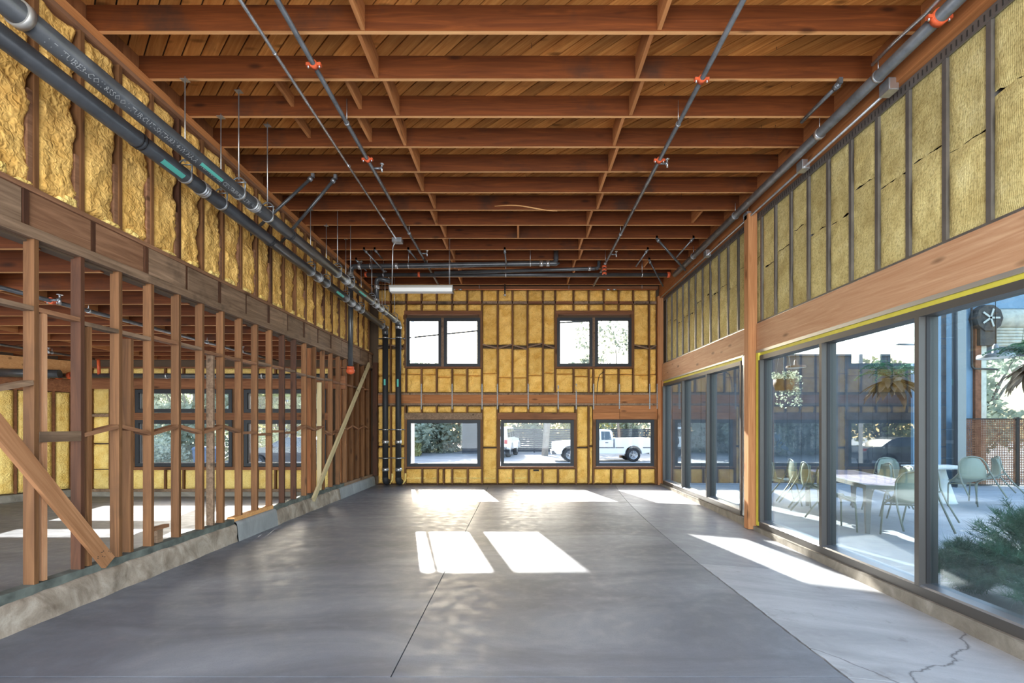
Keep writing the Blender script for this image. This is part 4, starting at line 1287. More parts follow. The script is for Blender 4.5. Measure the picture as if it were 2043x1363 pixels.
for k in range(5):
    a = k * 2 * math.pi / 5; m.beam((12.62, 12.965, 4.45), (12.62 + .25 * math.cos(a), 12.965, 4.45 + .25 * math.sin(a)), .03, .05)
m.build('fan_spoke', M['flash'], o)['kind'] = 'stuff'
MB().tube(rounded([(12.26, 13.12, 4.9), (12.26, 13.12, 3.10), (12.95, 13.12, 3.08)], .12, 5), .025, 8).build('conduit', M['motor'], b)
c = thing('steel_column', (11.6, 12.75, ZP), 'tall gray steel column beside the dark recess of the blue wall', 'column')
MB().box(11.50, 11.60, 12.66, 12.78, ZP, 5.6).build('web', M['steel_col'], c)
MB().box(11.44, 11.66, 12.63, 12.66, ZP, 5.6).build('flange', M['steel_col'], c)
MB().box(11.44, 11.66, 12.78, 12.81, ZP, 5.6).build('flange', M['steel_col'], c)
MB().box(11.38, 11.72, 12.58, 12.88, ZP, ZP + .02).build('base_plate', M['steel_col'], c)
# ---- perforated rusted fence
def perf():
    t = NT('perforated_rust'); bs = t.bsdf(.85, .1, .3)
    n = t.noise(t.pos(), 6, 5)
    t.l(t.ramp(n, [(.3, (.16, .06, .035)), (.7, (.34, .15, .08))]), bs.inputs['Base Color'])
    v = t.n('ShaderNodeTexVoronoi'); v.inputs['Scale'].default_value = 1; v.inputs['Randomness'].default_value = 0
    t.l(t.pos((22, .0, 22)), v.inputs['Vector'])
    mt = t.n('ShaderNodeMath', operation='LESS_THAN'); mt.inputs[1].default_value = .34; t.l(v.outputs['Distance'], mt.inputs[0])
    tr = t.n('ShaderNodeBsdfTransparent'); mx = t.n('ShaderNodeMixShader')
    t.l(mt.outputs[0], mx.inputs[0]); t.l(bs.outputs[0], mx.inputs[1]); t.l(tr.outputs[0], mx.inputs[2]); t.l(mx.outputs[0], t.out.inputs[0])
    return t.mat
M['perf'] = perf()
c = thing('perforated_fence', (13, 12.9, ZP), 'rust brown perforated metal fence at the edge of the patio', 'fence')
for x0, x1 in ((11.75, 13.22), (13.30, 14.77), (14.85, 16.32), (16.40, 17.87)):
    MB().box(x0, x1, 12.9, 12.906, ZP + .05, 1.72).build('mesh_panel', M['perf'], c)
    MB().box(x0, x1, 12.885, 12.925, 1.72, 1.75).build('top_rail', M['slot'], c)
    MB().box(x0, x1, 12.885, 12.925, ZP + .02, ZP + .05).build('bottom_rail', M['slot'], c)
for x in (13.22, 11.70, 14.77, 16.32, 17.87): MB().box(x, x + .08, 12.87, 12.95, ZP, 1.78).build('fence_post', M['slot'], c)

# ---- patio overhead rails that carry the lamps and plants
for k, (x, lb) in enumerate(((5.32, 'slim steel rail high over the patio carrying the hanging plants'), (5.9, 'slim steel rail high over the patio carrying the lamps'))):
    o = thing('overhead_rail', (x, 8, 3.6), lb, 'rail')
    MB().box(x - .04, x + .04, 2.0, 13.9, 3.60, 3.70).build('rail', M['steel_col'], o)
    MB().box(x - .05, x + .05, 1.95, 2.05, ZP, 3.6).build('support_post', M['steel_col'], o)

# ---- chairs and tables
def chair():
    t = thing('patio_chair', (0, 0, 0))
    def shell(a, c):
        u = (a - .5) * 2
        k = c
        if k < .5:
            q = k / .5
            y, z = .21 - .40 * q, .455 - .03 * math.sin(q * 2.2) + .0
            w = .215 + .02 * q
            z += .05 * abs(u) ** 3
        else:
            q = (k - .5) / .5
            y, z = -.19 - .10 * q - .03 * math.sin(q * 3), .43 + .37 * q
            w = .235 * (1 - .32 * max(0, q - .35) ** 1.6 * 2)
            y += .07 * abs(u) ** 2.2
            z += .02 * (1 - abs(u)) * q
        return (u * w, y, z)
    m = MB(); m.grid(shell, 10, 14)
    b = len(m.v); n = len(m.v)
    # thickness
    me_v = list(m.v)
    m.v += [(x * .985, y - .010, z - .012) for x, y, z in me_v]
    fs = list(m.f)
    for f in fs: m.face([i + n for i in f][::-1], True)
    W = 11
    edge = [j * W for j in range(15)], [j * W + 10 for j in range(15)]
    for e in edge:
        for i in range(14): m.face([e[i], e[i + 1], e[i + 1] + n, e[i] + n])
    for r0 in (0, 14 * W):
        for i in range(10): m.face([r0 + i, r0 + i + 1, r0 + i + 1 + n, r0 + i + n])
    m.build('shell', M['chair'], t, fixn=True)
    arch = [(-.29, -.43, 0), (-.27, -.30, .33), (-.245, -.245, .55), (-.225, -.255, .70), (-.15, -.285, .805), (0, -.305, .835), (.15, -.285, .805), (.225, -.255, .70), (.245, -.245, .55), (.27, -.30, .33), (.29, -.43, 0)]
    MB().tube(rounded(arch, .04, 3), .0135, 8).build('back_frame', M['chair_tube'], t)
    for s in (-1, 1):
        MB().tube(rounded([(s * .25, .34, 0), (s * .225, .20, .43), (s * .255, -.25, .50)], .05, 4), .0135, 8).build('leg', M['chair_tube'], t)
    MB().cyl((-.225, .19, .425), (.225, .19, .425), .011, 8).build('cross_bar', M['chair_tube'], t)
    return t
ch0 = chair()
first = [True]
def put_chair(x, y, rz, label, tilt=12):
    o = ch0 if first[0] else copy_tree(ch0)
    first[0] = False
    o.location = (x, y, ZP)
    # tipped forward on its front feet, its back leaning towards the table
    a = math.radians(-tilt)
    o.rotation_euler = (a, 0, math.radians(rz))
    o.location.z = ZP + .34 * math.sin(math.radians(tilt)) + .01
    tag(o, label, 'chair', 'sage chairs on the patio')
    return o
put_chair(5.50, 6.78, -14, 'sage green tub chair at the near end of the slatted table, back to the glass', 15)
put_chair(4.80, 7.58, -100, 'sage green tub chair on the left side of the slatted table, nearest the mullion', 16)
put_chair(5.12, 8.55, -104, 'sage green chair on the left side of the slatted table, second from its near end', 14)
put_chair(5.28, 9.25, -104, 'sage green chair on the left side of the slatted table, third from its near end', 14)
put_chair(5.35, 9.95, -104, 'sage green chair at the far left of the slatted table, under the trailing planter', 6)
put_chair(6.62, 8.05, 76, 'sage green chair on the right side of the slatted table, nearest its near end', 5)
put_chair(6.76, 8.72, 76, 'sage green chair on the right side of the slatted table, middle of that side', 5)
put_chair(6.92, 9.4, 76, 'sage green chair on the right side of the slatted table, farthest back', 5)
put_chair(8.72, 9.30, -14, 'sage green chair tipped against the pedestal table, its back to the glass', 22)
put_chair(9.75, 9.95, 60, 'sage green chair at the right end of the pedestal table, half behind the tipped chair', 16)
put_chair(8.35, 10.85, 168, 'sage green chair facing the glass from behind the pedestal table', 4)
put_chair(9.95, 8.9, 80, 'sage green chair cut by the right frame edge, legs splayed to the left', 22)

t = thing('slatted_table', (5.9, 8.4, ZP), 'long slatted patio table with tapered metal legs', 'table')
t.rotation_euler = (0, 0, math.radians(-13))
L, Wd, zt = 2.7, .92, .73
for k in range(9):
    x = -Wd / 2 + .05 + k * (Wd - .1) / 9
    o = MB().box(x + .004, x + (Wd - .1) / 9 - .004, -L / 2 + .04, L / 2 - .04, zt - .025, zt).build('slat', M['slat'], None)
    o.parent = t; o.location = o.location
for x0, x1, y0, y1 in ((-Wd / 2, Wd / 2, -L / 2, -L / 2 + .04), (-Wd / 2, Wd / 2, L / 2 - .04, L / 2), (-Wd / 2, -Wd / 2 + .05, -L / 2 + .04, L / 2 - .04), (Wd / 2 - .05, Wd / 2, -L / 2 + .04, L / 2 - .04)):
    o = MB().box(x0, x1, y0, y1, zt - .06, zt + .002).build('apron', M['table_metal'], None); o.parent = t
for sx in (-1, 1):
    for sy in (-1, 1):
        x, y = sx * (Wd / 2 - .05), sy * (L / 2 - .08)
        m = MB().hexa([(x - .025, y - .025, 0), (x + .025, y - .025, 0), (x + .025, y + .025, 0), (x - .025, y + .025, 0), (x - .045, y - .045, zt - .05), (x + .045, y - .045, zt - .05), (x + .045, y + .045, zt - .05), (x - .045, y + .045, zt - .05)])
        o = m.build('leg', M['table_metal'], None); o.parent = t
t = thing('pedestal_table', (8.85, 10.2, ZP), 'white topped table on a pale conical pedestal by the fence', 'table')
MB().box(8.35, 9.4, 9.8, 10.6, .67, .70).build('table_top', M['white'], t)
MB().lathe((8.85, 10.2, ZP), [(.001, 0), (.30, 0), (.28, .03), (.12, .60), (.10, .735), (.001, .735)], 20).build('pedestal', M['white'], t)

# ---- hanging plants and lamps
def frond(n=8, L=.5, w=.05, droop=.5, rise=.2, tip=.1):
    m = MB()
    def fn(a, c):
        u = (a - .5) * 2
        k = math.sin(math.pi * min(1, c * .92 + .08)) ** .7 * (1 - c * .35) + .05
        if c > .98: k = .02
        return (u * w * k, L * c * (1 - .25 * c * droop), rise * math.sin(c * 1.6) - droop * L * c * c + .012 * abs(u))
    m.grid(fn, 2, n)
    return m
def leaflets(L=.45, rise=.25, droop=.3, n=13, w=.09):
    m = MB()
    def sp(c): return Vector((0, L * c, rise * math.sin(c * 2.0) - droop * L * c * c))
    for i in range(n):
        c = .12 + .86 * i / n
        for s in (-1, 1):
            p = sp(c); l = w * math.sin(math.pi * (c * .8 + .15))
            q = p + Vector((s * l, l * .5, -.02))
            b = len(m.v)
            m.v += [tuple(p), tuple(p + (q - p) * .5 + Vector((0, .018, .004))), tuple(q), tuple(p + (q - p) * .5 + Vector((0, -.014, .004)))]
            m.face([b, b + 1, b + 2, b + 3])
    return m
fr_me = [frond(7, .40, .06, .42, .02).build('frond', M['fern_brown'], origin=(0, 0, 0)).data]
fg_me = [leaflets(.44, .20, .25).build('frond', M['fern_green'], origin=(0, 0, 0)).data, leaflets(.40, .26, .45, 12, .09).build('frond', M['fern_green'], origin=(0, 0, 0)).data]
for o in list(COL.objects):
    if o.name.startswith('frond'): bpy.data.objects.remove(o)
def fern(loc, label, s=1.0, seed=1):
    rr = random.Random(seed)
    t = thing('hanging_fern', loc, label, 'plant', 'ferns hanging over the patio')
    t.scale = (s, s, s)
    def part(me, rx, rz, z, sc):
        o = bpy.data.objects.new('frond', me); COL.objects.link(o); o.parent = t
        o.location = (0, 0, z); o.rotation_euler = (rx, 0, rz); o.scale = (sc,) * 3
    for k in range(38):
        part(fr_me[0], rr.uniform(-.55, .05), k * 2.4 + rr.uniform(-.2, .2), rr.uniform(-.06, .03), rr.uniform(.75, 1.15))
    for k in range(30):
        part(fg_me[k % 2], rr.uniform(-.3, .3), k * 2.4 + rr.uniform(-.3, .3), rr.uniform(.0, .08), rr.uniform(.6, 1.0))
    m = MB(); m.lathe((0, 0, -.1), [(.02, 0), (.08, .02), (.11, .12), (.09, .13)], 14)
    o = m.build('basket', M['bark']); o.parent = t; o.location = (0, 0, -.09)
    m = MB()
    for k in range(3):
        a = k * 2.1; m.tube([(.15 * math.cos(a), .15 * math.sin(a), .05), (0, 0, (3.6 - loc[2]) / s)], .003, 4)
    o = m.build('wire', M['clamp']); zc = o.location.z; o.parent = t; o.location = (o.location.x, o.location.y, zc)
fern((5.32, 6.92, 2.20), 'large green and brown fern hanging in the middle pane of glass', 1.1, 3)
fern((5.32, 4.95, 2.2), 'large green and brown fern cut by the right edge of the frame', 1.0, 8)
t = thing('hanging_planter', (5.32, 9.75, 2.3), 'small brown pot with a trailing vine hanging over the patio', 'plant')
MB().lathe((5.32, 9.75, 2.27), [(.01, 0), (.15, .0), (.19, .1), (.19, .22), (.17, .22)], 16).build('pot', M['pot'], t)
m = MB()
for k in range(420):
    a = R.uniform(0, 6.28); q = R.random()
    side = R.random() < .6
    x = 5.32 + (.12 + .14 * q) * math.cos(a) + (.10 if side else 0); y = 9.75 + .2 * math.sin(a)
    z = 2.52 + .12 * math.sin(q * 3) - (R.uniform(0, .75) ** 1.4 if side else R.uniform(0, .1))
    s = R.uniform(.02, .04); d = Vector((R.uniform(-1, 1), R.uniform(-1, 1), R.uniform(-1, .4))).normalized() * s; e = d.cross(Vector((R.random(), R.random(), R.random() + .1))).normalized() * s * .6
    p = Vector((x, y, z)); b = len(m.v); m.v += [tuple(p - d), tuple(p + e), tuple(p + d), tuple(p - e)]; m.face([b, b + 1, b + 2, b + 3])
o = m.build('foliage', M['leaf_gray'], t); o['kind'] = 'stuff'
m = MB()
for k in range(3):
    a = k * 2.1; m.tube([(5.32 + .18 * math.cos(a), 9.75 + .18 * math.sin(a), 2.48), (5.32, 9.75, 3.6)], .003, 4)
m.build('wire', M['clamp'], t)
def pendant(loc, r, mat, label):
    x, y, z = loc
    t = thing('pendant_lamp', loc, label, 'lamp', 'pendant lamps over the patio')
    MB().lathe((x, y, z), [(r, -.03), (r, .0), (r * .95, .018), (.035, .028), (.03, .12), (.012, .15), (.001, .15)], 24).build('shade', M[mat], t)
    MB().lathe((x, y, z), [(r * .97, -.026), (.001, -.02)], 24).build('diffuser', M['white'], t)
    MB().cyl((x, y, z + .14), (x, y, 3.62), .004, 5).build('cord', M['slot'], t)
pendant((5.82, 10.2, 2.80), .19, 'lamp_brown', 'brown disc pendant lamp above the trailing planter')
pendant((5.95, 7.5, 2.80), .165, 'lamp_gray', 'gray disc pendant lamp against the sky above the middle fern')
pendant((5.95, 6.05, 2.43), .18, 'lamp_gray', 'gray disc pendant lamp in front of the raised shutter')

# ---- feathery shrubs just outside the glass
def feather(loc, h, rad, nst, label, seed):
    rr = random.Random(seed)
    t = thing('feathery_shrub', loc, label, 'shrub')
    ms, mf = MB(), MB()
    X, Y, Z = loc
    for k in range(nst):
        a = rr.uniform(0, 6.283); q = rr.uniform(.25, 1)
        tip = Vector((X + math.cos(a) * rad * q, Y + math.sin(a) * rad * q, Z + h * (1.05 - .5 * q * q) * rr.uniform(.75, 1.05)))
        base = Vector((X + rr.uniform(-.08, .08), Y + rr.uniform(-.08, .08), Z))
        mid = base.lerp(tip, .55) + Vector((0, 0, h * .16))
        pts = []
        for i in range(6):
            s = i / 5; pts.append(base * (1 - s) ** 2 + mid * 2 * s * (1 - s) + tip * s * s)
        ms.tube(pts, [.005, .0045, .004, .003, .0025, .0015], 4, False)
        nb = 150
        for j in range(nb):
            s = .16 + .84 * j / nb
            p = base * (1 - s) ** 2 + mid * 2 * s * (1 - s) + tip * s * s
            dirn = (tip - base).normalized()
            d = (Vector((rr.gauss(0, 1), rr.gauss(0, 1), rr.gauss(.15, .9))).normalized() + dirn * .7).normalized() * rr.uniform(.05, .16) * (1.15 - .45 * s)
            e = d.cross(Vector((rr.random() - .5, rr.random() - .5, .3))).normalized() * .0020
            for f in (0, 1):
                d2 = d if f == 0 else (d + Vector((rr.gauss(0, .03), rr.gauss(0, .03), rr.gauss(0, .03))))
                b = len(mf.v); mf.v += [tuple(p - e), tuple(p + e), tuple(p + d2)]; mf.face([b, b + 1, b + 2])
    ms.build('stem', M['feather'], t)
    o = mf.build('foliage', M['feather'], t); o['kind'] = 'stuff'
feather((4.75, 4.15, ZP - .02), 1.02, .82, 150, 'large feathery green shrub outside the nearest pane', 11)
feather((4.42, 4.72, ZP - .02), .5, .46, 80, 'low feathery green shrub against the nearest mullion', 12)
feather((5.5, 4.55, ZP - .02), 1.0, .85, 110, 'feathery green shrub at the right edge of the frame', 13)
feather((4.42, 3.85, ZP - .02), .62, .56, 110, 'low feathery green shrub tight against the sill at the right', 14)

# ---- trees and hedges
import numpy as np
def leaf_cloud(blobs, n, size, seed):
    rng = np.random.default_rng(seed)
    w = np.array([b[3] ** 2 for b in blobs]); w = w / w.sum()
    idx = rng.choice(len(blobs), n, p=w)
    B = np.array(blobs)[idx]
    d = rng.normal(size=(n, 3)); d /= np.linalg.norm(d, axis=1)[:, None]
    r = rng.uniform(.45, 1.0, n) ** .6
    sz = B[:, 4] if B.shape[1] > 4 else np.ones(n)
    c = B[:, :3] + d * (r * B[:, 3])[:, None] * np.stack([np.ones(n), np.ones(n), sz], 1)
    a = rng.normal(size=(n, 3)); a /= np.linalg.norm(a, axis=1)[:, None]
    e = np.cross(a, rng.normal(size=(n, 3))); e /= np.linalg.norm(e, axis=1)[:, None]
    s = size * rng.uniform(.6, 1.4, n)[:, None]
    V = np.stack([c - a * s, c + e * s * .6, c + a * s, c - e * s * .6], 1).reshape(-1, 3)
    return V, n
def foliage(parent, blobs, n, size, mat, seed):
    V, n = leaf_cloud(blobs, n, size, seed)
    o0 = Vector(tuple(V.mean(0)))
    me = bpy.data.meshes.new('foliage')
    me.vertices.add(4 * n); me.vertices.foreach_set('co', (V - np.array(o0)).astype('f').ravel())
    me.loops.add(4 * n); me.loops.foreach_set('vertex_index', np.arange(4 * n, dtype='i'))
    me.polygons.add(n); me.polygons.foreach_set('loop_start', np.arange(0, 4 * n, 4, dtype='i'))
    me.update(calc_edges=True)
    me.materials.append(M[mat])
    o = bpy.data.objects.new('foliage', me); COL.objects.link(o)
    o.parent = parent; o.location = o0 - WORLD[parent.name]; o['kind'] = 'stuff'
def tree(name, x, y, h, r, label, mat, n, size, seed, trunk=.12, bare=.35, nb=9, flat=1.0):
    rr = random.Random(seed)
    t = thing(name, (x, y, ZG), label, 'tree' if 'tree' in name else 'hedge')
    m = MB()
    top = Vector((x + rr.uniform(-.3, .3), y, ZG + h * .8))
    base = Vector((x, y, ZG - .05))
    m.tube([base, base.lerp(top, .4) + Vector((rr.uniform(-.15, .15), 0, 0)), top], [trunk, trunk * .75, trunk * .2], 8)
    blobs = []
    for k in range(nb):
        a = rr.uniform(0, 6.283); q = rr.uniform(.2, .85)
        c = Vector((x + math.cos(a) * r * q, y + math.sin(a) * r * q, ZG + h * rr.uniform(bare + .12, .9)))
        s = base.lerp(top, min(.9, max(.15, bare + rr.uniform(0, .3))))
        m.tube([s, s.lerp(c, .5) + Vector((0, 0, .1 * h * .3)), c], [trunk * .45, trunk * .28, trunk * .06], 6)
        blobs.append((c.x, c.y, c.z, r * rr.uniform(.32, .55), flat))
    m.build('trunk', M['bark'], t)
    foliage(t, blobs, n, size, mat, seed)
    return t
tree('leafy_tree', 6.1, 29.2, 9.0, 2.6, 'thin leaved tree seen in the right upper window', 'leaf_sky', 2600, .13, 31, .09, .25, 14)
tree('leafy_tree', 4.4, 33, 7.2, 1.5, 'small tree at the lower edge of the right upper window', 'leaf_sky', 1700, .14, 32, .1, .3, 8)
for k, (x, y, h, r, mt, sd, lb) in enumerate(((-8.0, 33, 6.5, 2.6, 'leaf_dark', 41, 'dull green tree left of the driveway'), (-6.0, 36, 6.0, 2.4, 'leaf_gray', 42, 'gray green tree behind the driveway'), (-4.6, 40, 6.5, 2.6, 'leaf_red', 43, 'reddish brown tree at the end of the driveway'), (-2.6, 42, 7.0, 2.6, 'leaf_yellow', 44, 'sunlit yellow green tree above the driveway end'), (1.5, 41, 6.2, 3.0, 'leaf_gray', 45, 'gray tree behind the dark slat fence, left'), (5.2, 41, 6.8, 3.0, 'leaf_yellow', 46, 'yellowish tree behind the dark slat fence, middle'), (9.5, 42, 6.5, 3.2, 'leaf_gray', 47, 'gray green tree behind the dark slat fence, right'), (-17.5, 26, 5.6, 2.4, 'leaf_gray', 48, 'gray green tree in the left side room window'), (-14.8, 30, 6.4, 2.6, 'leaf_yellow', 49, 'yellow green tree between the side room windows'), (-12.0, 32, 6.2, 2.6, 'leaf_dark', 50, 'dark tree behind the parked dark car'), (-21.5, 30, 6.0, 2.8, 'leaf_dark', 51, 'dark tree far left beyond the side room'))):
    tree('leafy_tree', x, y, h, r, lb, mt, 7500, .15, sd, .14, -.04, 20)
for k, (x, y, h, r, sd, mt, lb) in enumerate(((-16.5, 21.5, 1.5, 1.3, 61, 'leaf_gray', 'low gray shrub under the left side room window'), (-13.6, 25.6, 1.6, 1.2, 62, 'leaf_yellow', 'low yellow shrub under the side room windows'), (-6.9, 31, 1.3, .8, 63, 'leaf_yellow', 'small dry shrub beside the driveway'))):
    tree('low_hedge', x, y, h, r, lb, mt, 2600, .07, sd, .04, .02, 9)
tree('leafy_tree', 20.5, 21.5, 6.2, 2.6, 'pale gray green tree seen below the raised shutter', 'leaf_gray', 3400, .14, 71, .2, .1, 14)
tree('leafy_tree', 17.3, 19.5, 4.2, 1.5, 'gnarled gray tree behind the perforated fence', 'leaf_dark', 2000, .10, 72, .16, .1, 10)
tree('leafy_tree', 12.5, 30, 7.5, 2.2, 'tree crown rising above the dark building', 'leaf_gray', 2600, .12, 73, .14, .3, 10)

# ---- street things
t = thing('slat_fence', (3, 35, ZG), 'dark horizontal board fence across the street behind the white truck', 'fence')
for k in range(11):
    z = ZG + .06 + k * .152
    MB().box(-2.6, 15, 35 + R.uniform(0, .01), 35.03, z, z + .128).build('board', M['fence_dark'], t)
for x in range(-2, 16, 3): MB().box(x, x + .1, 35.04, 35.14, ZG, ZG + 1.75).build('fence_post', M['fence_dark'], t)
t = thing('garage', (-3.6, 34, ZG), 'dark boarded garage beside the driveway, left of the white jeep', 'building')
for k in range(14):
    z = ZG + k * .20
    MB().box(-4.0, -1.5, 33.6 + R.uniform(0, .01), 33.64, z, z + .172).build('board', M['fence_dark'], t)
MB().box(-4.0, -1.5, 33.64, 34.9, ZG, ZG + 2.75).build('body', M['slot'], t)
MB().box(-4.1, -1.4, 33.5, 34.95, ZG + 2.75, ZG + 2.86).build('roof', M['trim'], t)
t = thing('pale_house', (-15, 34, ZG), 'pale gray house with white windows behind the side room trees', 'building')
MB().box(-19, -9, 39, 44, ZG, 4.6).build('body', M['blue_wall'], t)
for x in (-13.4, -11.4, -16.8):
    f = MB().box(x, x + 1.1, 38.93, 39, .9, 2.7).build('window', M['car_white'], t)
    MB().box(x + .1, x + 1.0, 38.91, 38.935, 1.0, 2.6).build('pane', M['car_glass'], f)
m = MB(); m.prism([(-19.4, 0), (-8.6, 0), (-14, 0)], 0, 0) if False else None
MB().hexa([(-19.5, 38.5, 4.6), (-8.5, 38.5, 4.6), (-8.5, 44.5, 4.6), (-19.5, 44.5, 4.6), (-17, 41.4, 6.0), (-11, 41.4, 6.0), (-11, 41.6, 6.0), (-17, 41.6, 6.0)]).build('roof', M['trim'], t)
t = thing('utility_pole', (1.72, 31.5, ZG), 'weathered gray utility pole between the jeep and the truck', 'pole')
MB().tube([(1.62, 31.5, ZG - .1), (2.05, 31.6, 5), (2.35, 31.7, 9.5)], [.22, .19, .15], 12).build('pole', M['pole_wood'], t)
MB().box(1.2, 3.5, 31.55, 31.67, 8.7, 8.85).build('cross_arm', M['pole_wood'], t)
t = tag(MB().tube([(-30, 24.5, 5.2), (-8, 25, 5.85), (-2, 25, 6.47), (2.3, 25.6, 7.0), (20, 27, 8.4)], .045, 5).build('power_line', M['slot']), 'thin black power line crossing the sky in the left upper window', 'cable')
t = thing('gutter_pole', (-3.48, 15.7, ZG), 'slim pale metal pole outside the left edge of the back windows', 'pole')
MB().cyl((-3.475, 15.72, ZG), (-3.475, 15.72, 7.5), .056, 12).build('pole', M['white'], t)
MB().lathe((-3.475, 15.72, ZG), [(.12, 0), (.12, .03), (.05, .04)], 12).build('base_plate', M['steel_col'], t)
for x, y, lb in ((-13.0, 20.0, 'dark blue wheeled bin standing at the street edge'),):
    t = thing('wheeled_bin', (x, y, ZG), lb, 'bin')
    MB().hexa([(x - .25, y - .28, ZG + .05), (x + .25, y - .28, ZG + .05), (x + .25, y + .28, ZG + .05), (x - .25, y + .28, ZG + .05), (x - .31, y - .36, ZG + .98), (x + .31, y - .36, ZG + .98), (x + .31, y + .36, ZG + .98), (x - .31, y + .36, ZG + .98)]).build('body', M['bin'], t)
    MB().hexa([(x - .33, y - .40, ZG + .98), (x + .33, y - .40, ZG + .98), (x + .33, y + .38, ZG + .98), (x - .33, y + .38, ZG + .98), (x - .28, y - .34, ZG + 1.08), (x + .28, y - .34, ZG + 1.08), (x + .28, y + .3, ZG + 1.08), (x - .28, y + .3, ZG + 1.08)]).build('lid', M['bin'], t)
    for s in (-1, 1): MB().cyl((x + s * .27, y + .25, ZG + .1), (x + s * .31, y + .25, ZG + .1), .1, 12).build('wheel', M['tire'], t)

# ---- vehicles, built lengthwise on local x, then turned
def xlate(m):
    return m
def local(m, name, mat, root, parent=None):
    o = m.build(name, mat)
    base = WORLD[parent.name] if parent is not None else Vector((0, 0, 0))
    o.parent = parent or root
    o.location = WORLD[o.name] - base
    return o
def body(profile, w, taper_z=None, taper=.12, bev=.035, mat='car_white'):
    # side profile (x, z) extruded across y, upper part leaning inwards
    bm = bmesh.new()
    vs = [bm.verts.new((x, -w / 2, z)) for x, z in profile]
    f = bm.faces.new(vs)
    r = bmesh.ops.extrude_face_region(bm, geom=[f])
    bmesh.ops.translate(bm, verts=[g for g in r['geom'] if isinstance(g, bmesh.types.BMVert)], vec=(0, w, 0))
    if taper_z is not None:
        for v in bm.verts:
            if v.co.z > taper_z: v.co.y *= 1 - taper * min(1, (v.co.z - taper_z) / .5)
    bmesh.ops.recalc_face_normals(bm, faces=bm.faces)
    bmesh.ops.bevel(bm, geom=[e for e in bm.edges], offset=bev, segments=2, affect='EDGES', clamp_overlap=True)
    m = MB()
    bm.verts.ensure_lookup_table()
    m.v = [tuple(v.co) for v in bm.verts]
    for f in bm.faces: m.face([v.index for v in f.verts], False)
    bm.free()
    return m
def wheels(root, xs, w, r, tw=.23):
    for x in xs:
        for s in (-1, 1):
            y = s * (w / 2 - tw / 2 + .0)
            o = local(MB().lathe((x, y, r), [(r * .62, -tw / 2), (r * .94, -tw / 2), (r, -tw * .36), (r, tw * .36), (r * .94, tw / 2), (r * .62, tw / 2), (r * .62, -tw / 2)], 24, 'Y'), 'tire', M['tire'], root)
            m = MB().lathe((x, y + s * tw * .36, r), [(r * .62, 0), (r * .66, s * .02), (r * .60, s * .02), (r * .56, -s * .03), (.01, -s * .05)], 24, 'Y')
            for k in range(5):
                a = k * 2 * math.pi / 5 + .3
                m.beam((x, y + s * (tw * .36 + .005), r), (x + r * .6 * math.cos(a), y + s * (tw * .36 + .005), r + r * .6 * math.sin(a)), .02, .09, (0, 1, 0))
            m.lathe((x, y + s * (tw * .36 + .02), r), [(.07, 0), (.001, 0)], 10, 'Y')
            local(m, 'rim', M['wheel'], root, o)
            local(MB().lathe((x, s * (w / 2 - .01), r), [(r * 1.16, -.0), (r * 1.16, -s * .25)], 20, 'Y'), 'wheel_arch', M['trim'], root) if False else None
def arch_pts(x, r, z0, n=8):
    return [(x + r * math.cos(math.pi * k / n), z0 + r * math.sin(math.pi * k / n)) for k in range(n + 1)]

# white pickup truck, front to the left
t = thing('pickup_truck', (4.4, 26.5, ZG), 'white extended cab pickup truck parked across the street', 'truck')
W = 1.86
ra = .46
front_x, rear_x = -1.70, 1.70
low = [(2.55, .50)] + arch_pts(rear_x, ra, .42)[0:] + arch_pts(front_x, ra, .42) + [(-2.45, .42), (-2.58, .55), (-2.58, .95), (-2.45, 1.06), (-1.15, 1.16), (.62, 1.17), (.62, .72), (.70, .72), (.70, 1.26), (2.62, 1.28), (2.64, .60)]
low = [p for p in low]
local(body(low, W, None, 0, .02), 'body', M['car_white'], t)
cab = [(-1.20, 1.13), (-.62, 1.66), (-.40, 1.74), (.42, 1.75), (.58, 1.66), (.64, 1.15)]
local(body(cab, W * .97, 1.2, .14, .04), 'cab', M['car_white'], t)
for s in (-1, 1):
    for pts in ([(-.98, 1.18), (-.56, 1.60), (-.12, 1.64), (-.12, 1.18)], [(-.02, 1.18), (-.02, 1.64), (.44, 1.63), (.52, 1.20)]):
        m = MB(); b = len(m.v)
        for d in (0, .02):
            for x, z in pts: m.v.append((x, s * (W * .485 * (1 - .14 * min(1, (z - 1.2) / .5 if z > 1.2 else 0)) + .004 + d * .3), z))
        m.face([0, 1, 2, 3]); m.face([4, 5, 6, 7])
        for i in range(4): m.face([i, (i + 1) % 4, 4 + (i + 1) % 4, 4 + i])
        local(m, 'side_window', M['car_glass'], t)
    local(MB().box(-2.3, -2.2, s * .93 - .01, s * .93 + .01, .9, .92), 'trim_strip', M['trim'], t) if False else None
    for x0, x1 in ((-1.15, .60), (.72, 1.18), (2.2, 2.6)):
        local(MB().box(x0, x1, s * (W / 2 - .004), s * (W / 2 + .012), .74, .79), 'trim_strip', M['trim'], t)
    local(MB().box(-1.15, 1.2, s * (W / 2 - .05), s * (W / 2 + .06), .36, .41), 'running_board', M['clamp'], t)
    local(MB().box(.18, .34, s * (W / 2), s * (W / 2 + .02), 1.02, 1.06), 'door_handle', M['trim'], t)
    local(MB().box(-1.0, -.84, s * (W / 2 + .0), s * (W / 2 + .2), 1.15, 1.32), 'mirror', M['trim'], t)
    local(MB().box(-2.6, -2.40, s * .62 - .2, s * .62 + .2, .80, .98), 'headlight', M['lamp_clear'], t)
    local(MB().box(2.56, 2.65, s * .82 - .1, s * .82 + .1, .85, 1.15), 'tail_light', M['lamp_red'], t)
local(MB().box(-2.68, -2.45, -.92, .92, .40, .60), 'bumper', M['trim'], t)
local(MB().box(2.55, 2.72, -.90, .90, .42, .58), 'bumper', M['clamp'], t)
